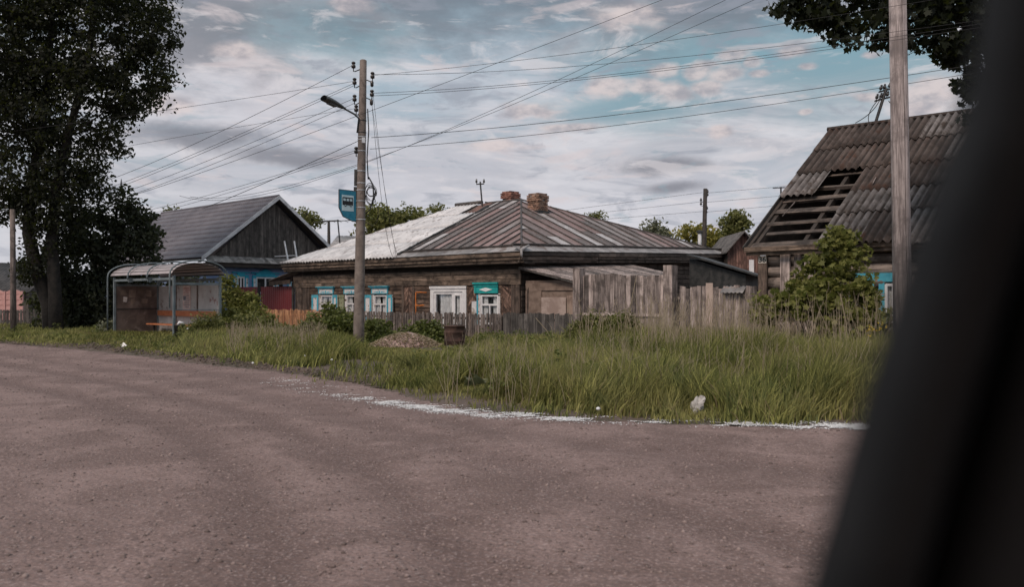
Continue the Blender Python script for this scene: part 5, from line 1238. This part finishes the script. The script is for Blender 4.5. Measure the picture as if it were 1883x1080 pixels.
bush('weed_clump', 'feathery weeds at the road edge beside the dark car pillar', [pb(1550, 735, 26, 10.9), pb(1580, 715, 30, 11.), pb(1600, 745, 26, 10.6), pb(1530, 755, 20, 10.6)], 2600, .05, 'leafolive', .06, 20, LONG)
bush('burdock', 'broad burdock leaves lying at the grass edge by the road', [pb(868, 712, 13, 13.2, .8), pb(885, 708, 11, 13.2, .8), pb(857, 716, 8, 13.1, .6), pb(900, 714, 8, 13.1)], 64, .24, 'leafgrey', .08, 8, MAPLE, 6, .9, cat='plant')
bush('burdock', 'burdock rosette in weeds left of the bush by the concrete pole', [pb(585, 640, 12, 26.), pb(600, 645, 9, 25.8)], 60, .26, 'leafgrey', .12, 8, MAPLE, 6, .9, cat='plant')
yf = thing('yellow_flowers', 'yellow flowering weed beside the wooden pole', 'flowers', gp(1605, 15.5))
st = MB(); hd = []
for px, py in ((1597, 607), (1601, 600), (1604, 606), (1617, 594), (1622, 597), (1619, 604), (1612, 609), (1600, 617), (1630, 601)):
    p_ = at(px, py, 15.5); b0 = gp(1605+random.uniform(-6, 6), 15.5); st.tube(limb(b0, p_, (0, 0, .1), 4), .006, 4); hd.append(p_)
st.build('stems', M['leafolive'], yf)
for p_ in hd: foliage('flower_head', np.array([list(p_)])+RNG.normal(size=(9, 3))*.016, .034, M['yellow'], yf)
# ---------------------------------------------------------------- grass, stalks, fluff, pebbles
def sample(n, x0, x1, y0, y1): return RNG.uniform(x0, x1, n), RNG.uniform(y0, y1, n)
FN = np.array([nF.x, nF.y]); 
def fdist(x, y): return (x-FO.x)*FN[0]+(y-FO.y)*FN[1]           # metres in front of the fence line
def blades(x, y, h, wd, bend=.85):
    n = len(x); z0 = groundz(x, y)-.01; a = RNG.uniform(0, 2*np.pi, n); la = RNG.normal(size=n)*1.1+2.5*wob(x*.7, y*.8)
    ca, sa = np.cos(a)*wd/2, np.sin(a)*wd/2; L = h*RNG.uniform(.08, bend, n); lx, ly = np.cos(la)*L, np.sin(la)*L
    def pt(k, s): return np.stack([x+lx*k**1.8+ca*s, y+ly*k**1.8+sa*s, z0+h*(k-.12*k*k*(L/h))], -1)
    v = np.stack([pt(0., -1), pt(0., 1), pt(.55, -.75), pt(.55, .75), pt(1., -.08), pt(1., .08)], 1).reshape(-1, 3)
    i = np.arange(n)[:, None]*6; f = np.concatenate([i+np.array([[0, 1, 3, 2]]), i+np.array([[2, 3, 5, 4]])], 1).reshape(-1, 4); return v, f
def vis(x, y): px = CX+FPX*x/y; return (px > -60) & (px < 1800)
def dirt(x, y):                                   # bare patch between road and pole
    px = CX+FPX*x/y; py = HOR+FPX*CAMZ/y; q = ((px-650)/115)**2+((py-690)/20)**2; return q+.5*wob(x*2, y*2) < 1
VV, FF, off = [], [], 0
for (n, x0, x1, y0, y1, ws) in ((290000, -3.5, 8., 9., 17., .0155), (130000, -13, 10., 15., 24., .023), (120000, -24., 9., 20., 34., .026), (50000, -34., -8, 27., 46., .03)):
    x, y = sample(n, x0, x1, y0, y1); px = CX+FPX*x/y; py = HOR+FPX*CAMZ/y; fd = fdist(x, y)
    ed = edgeD(x, y)+.22*wob(x*1.2, y*1.5)-.5*np.exp(-((px-880)/150)**2)-.15*np.clip((1150-px)/200, 0, 1)*(px > 600)
    near = np.where(fd < .25, 0, 1)
    dens = np.clip(ed/.5, 0, 1)*near; dens = np.where((ed < .1) & (ed > -.75), .05+.10*(wob(x*3, y*3) > .2), dens)*(edgeD(x, y) > .02); dens = np.where(dirt(x, y), .04, dens)
    patch = .5+.5*wob(x*.5+3, y*.55); fine = .5+.5*wob(x*2.1+1, y*1.7)
    tall = np.clip((px-860)/160, 0, 1)
    ramp = np.clip((ed-.05)/np.where(px > 900, .7, 1.6), 0, 1)
    h = (.12+(.20+.16*tall)*ramp)*(.62+.5*patch+.45*fine*fine)
    h = h*np.where((px > 335) & (px < 640) & (ed > .8), 1.08, 1.)*np.where((px > 345) & (px < 500) & (fd < 4.2), 1.5, 1.)*np.where(px < 335, .5, 1.)
    h = h*np.where((px > 650) & (px < 870) & (y > 16), .55, 1.)*np.where((px > 1060) & (fd < 7), 1.08, 1.)*np.where((px > 640) & (px < 1060) & (fd < 6), .55, 1.)*np.where((px > 480) & (px < 650) & (fd < 6), .75, 1.)
    heap = ((px-745)/75)**2+((py-652)/14)**2 < 1
    clear = (np.hypot((x-gx(1283, 10.25))/.3, (y-10.1)/.35) < 1) | (np.hypot((x-gx(872, 13.2))/.35, (y-12.9)/.75) < 1); h = np.where(heap, h*.4, np.where(clear, h*.3, h)); dens = dens*np.where(fine < .22, .3, 1.)
    k = (RNG.uniform(0, 1, n) < dens*(.45+.55*patch)) & vis(x, y); x, y, h = x[k], y[k], h[k]*RNG.uniform(.55, 1.3, k.sum())
    v, f = blades(x, y, h, ws*RNG.uniform(.7, 1.5, len(x))); VV.append(v); FF.append(f+off); off += len(v)
tag(link('grass', mesh_np('grass', np.concatenate(VV), np.concatenate(FF)), M['grass']), 'tall rough green grass filling the verge between road and fences', 'grass', kind='stuff')
n = 900; x, y = sample(n, -24, 9, 9.6, 33); px = CX+FPX*x/y; fd = fdist(x, y); ed = edgeD(x, y)
k = (ed > .9) & (fd > .4) & vis(x, y) & ~dirt(x, y) & (RNG.uniform(0, 1, n) < np.where(fd < 8, .95, .35)) & ~((px > 650) & (px < 870) & (y > 16)) & ~((px > 205) & (px < 330) & (y > 26)); x, y, px = x[k], y[k], px[k]
ht = RNG.uniform(.12, .42, len(x))*np.where(px > 960, 1.25, .9); per = 46; rr = RNG.uniform(.12, .32, len(x))
P = np.repeat(np.stack([x, y, groundz(x, y)], -1), per, 0); u_ = RNG.uniform(0, 1, len(P)); a_ = RNG.uniform(0, 6.283, len(P)); q_ = np.sqrt(RNG.uniform(0, 1, len(P)))*np.repeat(rr, per)
P = P+np.stack([np.cos(a_)*q_, np.sin(a_)*q_, .04+np.repeat(ht, per)*(.25+.95*u_)*(1-.5*(q_/.35)**2)], -1)
foliage('leafy_weeds', P, .075, M['leafmid'], None, LEAF, .35); o_ = COL.objects[-1]; tag(o_, 'low leafy green weeds mixed through the verge grass', 'weeds', kind='stuff')
# dry stalks
def stalks(name, label, spots, mat, n, h0, h1, r):
    mb = MB()
    for i in range(n):
        px, d = random.uniform(*spots[0]), random.uniform(*spots[1]); b0 = gp(px, d); h = random.uniform(h0, h1); l_ = Vector((random.gauss(0, .17), random.gauss(0, .12), 1))*h
        tp = b0+l_; mid_ = b0+l_*.55+Vector((random.gauss(0, .03), 0, 0)); mb.tube([b0, mid_, tp], [r, r*.8, r*.4], 4, False)
        for k in range(random.randint(0, 4)):
            q = b0.lerp(tp, random.uniform(.6, .98)); mb.tube([q, q+Vector((random.gauss(0, .06), random.gauss(0, .05), random.uniform(.04, .14)))], [r*.6, r*.3], 3, False)
    return tag(mb.build(name, M[mat], None), label, 'stalks', kind='stuff')
stalks('dry_stalks', 'pale dry stalks standing in the weeds before the board fence and derelict house', ((1180, 1640), (15.2, 20.5)), 'straw', 620, .75, 1.5, .0055)
stalks('dry_stalks', 'few dry stalks before the gate', ((1055, 1230), (19., 23.)), 'straw', 90, .7, 1.4, .008)
stalks('yellowing_stems', 'yellowish grass stems beside the bus shelter verge', ((420, 600), (19., 27.)), 'straw', 320, .35, .75, .006)
stalks('seed_stems', 'thin seed stems rising above the grass at right', ((820, 1600), (10.8, 16.)), 'straw', 420, .45, .85, .0035)
st = MB()
for px0, py0, px1, py1, d in ((985, 585, 1022, 632, 25.), (1545, 540, 1562, 645, 16.5), (1170, 510, 1150, 590, 23.5)): st.tube([at(px0, py0, d), at((px0+px1)/2+2, (py0+py1)/2, d), at(px1, py1, d)-Z*.1], .011, 5)
tag(st.build('bare_stems', M['straw'], None), 'three long bare pale stems leaning before the gate and fences', 'stems', kind='stuff')
# fluff along the road edge
n = 230000; x = RNG.uniform(-4.2, 6.5, n); px_t = RNG.uniform(0, 1, n)
pyc = np.interp(x, [gx(400, 17), gx(560, 15), gx(660, 13.4), gx(770, 11.6), gx(900, 10.6), gx(1050, 10.2), gx(1200, 9.9), gx(1400, 9.6), gx(1600, 9.45), 6.5], [16.4, 14.1, 12.5, 11.3, 10.5, 10.02, 9.8, 9.55, 9.42, 9.3])
wd = np.interp(x, [-4.5, -2.5, -1.6, -.4, .5, 1.5, 6], [.5, .5, .35, .28, .26, .22, .16]); y = pyc+RNG.normal(size=n)*wd*.55+.06*wob(x*3, x*5)
dn = np.interp(x, [-4.5, -2.6, -1.9, -1.2, 0., .8, 1.4, 2.4, 6], [.12, .18, .25, .9, 1., .8, .45, .75, .75]); kk = (RNG.uniform(0, 1, n) < dn*np.clip(2.2*(.5+.5*wob(x*1.1+2, y*4.)-.3), 0, 1)*np.clip(2.*(.5+.5*wob(x*4.3, y*11.)-.22), 0, 1)) & vis(x, y)
x, y = x[kk], y[kk]; zr = np.where(edgeD(x, y) > .02, groundz(x, y), roadz(x, y))
P = np.stack([x, y, zr+.006+RNG.uniform(0, .006, len(x))], -1); v, f = leaves(P, .0135, np.array([[0, -.6, 0], [.45, -.2, .12], [.4, .4, -.05], [-.1, .6, .1], [-.5, .1, -.04]]), 2.5)
tag(link('poplar_fluff', mesh_np('poplar_fluff', v, f), M['fluff']), 'white drift of poplar fluff along the edge of the gravel road', 'fluff', kind='stuff')
# loose stones on the road and clods along its left edge
OCT = np.array([[1, 0, 0], [0, 1, 0], [-1, 0, 0], [0, -1, 0], [0, 0, .7], [0, 0, -.5]]); OF = np.array([[0, 1, 4], [1, 2, 4], [2, 3, 4], [3, 0, 4], [1, 0, 5], [2, 1, 5], [3, 2, 5], [0, 3, 5]])
def stones(x, y, s, zf):
    n = len(x); a = RNG.uniform(0, 6.3, n); j = 1+RNG.uniform(-.35, .35, (n, 6, 3)); t2 = OCT[None]*j*s[:, None, None]
    c_, s_ = np.cos(a)[:, None], np.sin(a)[:, None]; X = t2[..., 0]*c_-t2[..., 1]*s_; Y = t2[..., 0]*s_+t2[..., 1]*c_
    v = np.stack([X+x[:, None], Y+y[:, None], t2[..., 2]+zf(x, y)[:, None]], -1).reshape(-1, 3); f = (np.arange(n)[:, None, None]*6+OF[None]).reshape(-1, 3); return v, f
n = 30000; y = RNG.uniform(.2, 1, n)**1.6*24+2.5; x = RNG.uniform(-.66, .62, n)*y; k = edgeD(x, y) < -.02; x, y = x[k], y[k]; s = .003+.016*RNG.random(len(x))**5+.0010*y*RNG.random(len(x))**2
v, f = stones(x, y, s, roadz); tag(link('pebbles', mesh_np('pebbles', v, f), M['pebble']), 'loose pebbles scattered over the gravel road', 'pebbles', kind='stuff')
n = 5000; x = RNG.uniform(-17, -2, n); y = edgeY(x)+RNG.normal(size=n)*.35+.25; k = edgeD(x, y) > 0; x, y = x[k], y[k]; v, f = stones(x, y, .012+.045*RNG.random(len(x))**2.5, groundz)
tag(link('soil_clods', mesh_np('soil_clods', v, f), M['soil']), 'dark crumbly soil ridge along the left road edge', 'soil', kind='stuff')
# ---------------------------------------------------------------- small things
hp = gp(745, 24.5); t_ = thing('wood_chip_heap', 'low heap of pinkish wood chips in the grass by the rusty drum', 'heap', hp)
MB().grid(lambda a, b: hp+Vector(((a-.5)*2.3, (b-.5)*1.5, -.06+.42*max(0, math.cos((a-.5)*math.pi))**1.2*max(0, math.sin(b*math.pi))**.9*(1+.12*math.sin(a*17+b*9)))), 30, 20).build('mound', M['chips'], t_, True)
n = 5200; a = RNG.uniform(0, 1, n); b = RNG.uniform(0, 1, n); zc = -.05+.42*np.cos((a-.5)*np.pi)**1.2*np.sin(b*np.pi)**.9; P = np.stack([hp.x+(a-.5)*2.4, hp.y+(b-.5)*1.6, hp.z+zc+.02], -1)
foliage('chips', P, .085, M['straw'], t_, LONG, 1.2, 'stuff'); 
def chipmat():
    m = leafmat('chip_colours', (.24, .15, .14), (.66, .49, .48), .0); return m
t_.children[-1].data.materials.clear(); t_.children[-1].data.materials.append(chipmat())
db = gp(836, 24.); t_ = thing('rusty_drum', 'cut-down rusty steel drum standing in the grass before the pickets', 'barrel', db)
MB().lathe(db-Z*.05, Z, [(0, .02), (.001, .285), (.2, .285), (.215, .297), (.23, .285), (.43, .285), (.445, .297), (.46, .285), (.60, .285), (.605, .30), (.63, .30), (.631, .272), (.1, .272), (.099, .01)], 28).build('drum', M['rust'], t_, True)
tag(MB().lathe(gp(836, 23.6)-Z*.02, Vector((.2, 0, 1)), [(0, .05), (.02, .22), (.035, .2), (.04, .02)], 12).build('tin_lid', M['galv'], None), 'flat tin lid on the ground at the foot of the rusty drum', 'lid')
rk = gp(1283, 10.25)
def rock(a, b):
    th = a*2*math.pi; ph = b*math.pi; r = .075*(1+.34*math.sin(th*2+ph*3)+.22*math.sin(th*5+1+ph*4)+.12*math.sin(th*9+ph*7)); return rk+Vector((r*math.sin(ph)*math.cos(th), r*.7*math.sin(ph)*math.sin(th), .10+r*1.15*math.cos(ph)+.05*math.cos(th)*math.sin(ph)))
tag(MB().grid(rock, 18, 12).build('plastic_bag', M['stone'], None), 'pale crumpled plastic bag lying in the grass at the road edge', 'bag')
for i, (px, py, lab) in enumerate(((226, 640, 'white scrap of litter on the verge below the bus shelter'), (228, 648, 'small pale scrap on the soil ridge below the bus shelter'), (1040, 722, 'small pale scrap in the grass beside burdock leaves'))):
    dd = CAMZ*FPX/(py-HOR); p_ = gp(px, dd)+Z*.03
    tag(MB().prism([p_+Vector((a*.08, b*.03, c_*.06)) for a, b, c_ in ((-1, 0, 0), (.2, -1, 0), (1, 0, .6), (.1, 1, 1.3))], Vector((.004, -.012, .008))).build('litter', M['white'], None), lab, 'litter')
n = 26; hs_ = []
for px, py in ((345, 605), (465, 668), (610, 662), (1045, 690), (1430, 745), (1155, 735), (560, 655), (900, 662), (1240, 720), (1370, 690), (1535, 690), (1100, 752)):
    dd = min(24, CAMZ*FPX/(py+18-HOR)); hs_.append(gp(px, dd)+Z*(CAMZ-(py-HOR)/FPX*dd-gz(gx(px, dd), dd)))
DG = 'white dandelion clocks in the verge'
DL = ['dandelion clock '+q for q in ('in weeds at the right end of the bus shelter', 'at the road edge right of the bus shelter', 'in grass left of the bare dirt patch', 'in tall grass below the low dark board fence', 'low in the grass by the dark car pillar', 'in grass right of the fluff drift middle', 'in yellowish grass left of the concrete pole', 'in weeds right of the rusty drum', 'in grass above the crumpled pale bag', 'in grass right of the crumpled pale bag', 'among weeds nearest the wooden pole', 'at the grass edge above the fluff drift')]
for i, p_ in enumerate(hs_):
    b0 = Vector((p_.x, p_.y, gz(p_.x, p_.y))); t2 = thing('dandelion', DL[i], 'flower', b0, DG)
    MB().tube([b0, p_], .003, 4).build('stem', M['leafolive'], t2); MB().lathe(p_-Z*.02, Z, [(0, .004), (.008, .02), (.02, .026), (.032, .02), (.04, .004)], 8).build('clock', M['fluff'], t2, True)
# ---------------------------------------------------------------- the car the picture was taken from
m, t, p = newmat('car_trim'); t.set(p.inputs['Base Color'], t.mix(t.noise(geo(t), 60, 3, .5), (.055, .050, .047), (.07, .065, .061))); p.inputs['Roughness'].default_value = .8; p.inputs['Specular IOR Level'].default_value = .15; M['trim'] = m
M['seal'] = mott('rubber_seal', (.045, .042, .040), (.06, .056, .053), 30, .8, bump=0); M['seal'].node_tree.nodes['Principled BSDF'].inputs['Specular IOR Level'].default_value = .15
car = thing('car', 'dark blurred car window pillar and rubber seal close by at the right edge', 'car', Vector((.6, .3, 0)))
ED = [(1884, -740), (1862, -420), (1850, -200), (1832, 0), (1815, 100), (1796, 200), (1766, 290), (1734, 380), (1697, 480), (1658, 600), (1617, 730), (1577, 860), (1540, 990), (1505, 1110), (1440, 1340), (1370, 1600), (1230, 2100), (1180, 2270)]
DC = .24
ED = [(x+26+max(0, 14-y*.05), y) for x, y in ED]
def strip(name, mat, d0, w0, prof, dd=0.):
    """profile (across px, depth m) swept along the pillar's edge curve"""
    mb = MB(); n = len(prof); rows = []
    for i, (x, y) in enumerate(ED):
        rows.append([at(x+a*1.0, y+a*.22, DC)+Vector((0, b, 0)) for a, b in prof])
    for r in rows: mb.v += r
    for i in range(len(rows)-1):
        for j in range(n): q = (j+1) % n; mb.f.append((i*n+j, i*n+q, (i+1)*n+q, (i+1)*n+j))
    mb.f.append(tuple(range(n))[::-1]); mb.f.append(tuple((len(rows)-1)*n+j for j in range(n))); return mb.build(name, mat, car, True)
def rnd(x0, x1, dep, k=8): return [(x0+(x1-x0)*(.5-.5*math.cos(math.pi*i/k)), -dep*math.sin(math.pi*i/k)) for i in range(k+1)]+[(x1, .02), (x0, .02)]
strip('window_seal', M['seal'], 0, 0, rnd(0, 105, .012)); strip('window_pillar', M['black'], 0, 0, [(95, .018), (430, .018), (430, .05), (95, .05)])
strip('pillar_trim', M['trim'], 0, 0, rnd(205, 330, .014)); strip('inner_panel', M['trim'], 0, 0, [(325, .004), (420, -.02), (700, -.05), (1300, -.06), (1300, .03), (325, .03)])
X = Vector((1, 0, 0)); Y = Vector((0, 1, 0))
box('door', M['trim'], car, Vector((-1.1, .22, .38)), X*2.6, Y*.10, Z*.74, .01)
box('window_ledge', M['seal'], car, Vector((-1.1, .20, 1.121)), X*2.6, Y*.13, Z*.04)
box('roof_rail', M['trim'], car, Vector((-1.1, .14, 1.585)), X*2.6, Y*.14, Z*.06); box('roof', M['trim'], car, Vector((-1.1, -1.2, 1.648)), X*2.6, Y*1.46, Z*.04)
box('sill', M['seal'], car, Vector((-1.1, -1.2, .24)), X*2.6, Y*1.58, Z*.138)
box('rear_pillar', M['trim'], car, Vector((-1.1, .24, 1.162)), X*.16, Y*.06, Z*.42)
for wx in (-1.45, 1.75):
    for wy in (.12, -1.1): 
        wh = MB().lathe(Vector((wx, wy, .31)), Y, [(0, .05), (.01, .27), (.03, .31), (.17, .31), (.19, .27), (.2, .05)], 24).build('wheel', M['seal'], car, True)
    box('wheel_arch', M['trim'], car, Vector((wx-.42, -1.15, .5)), X*.84, Y*1.46, Z*.42, .02)
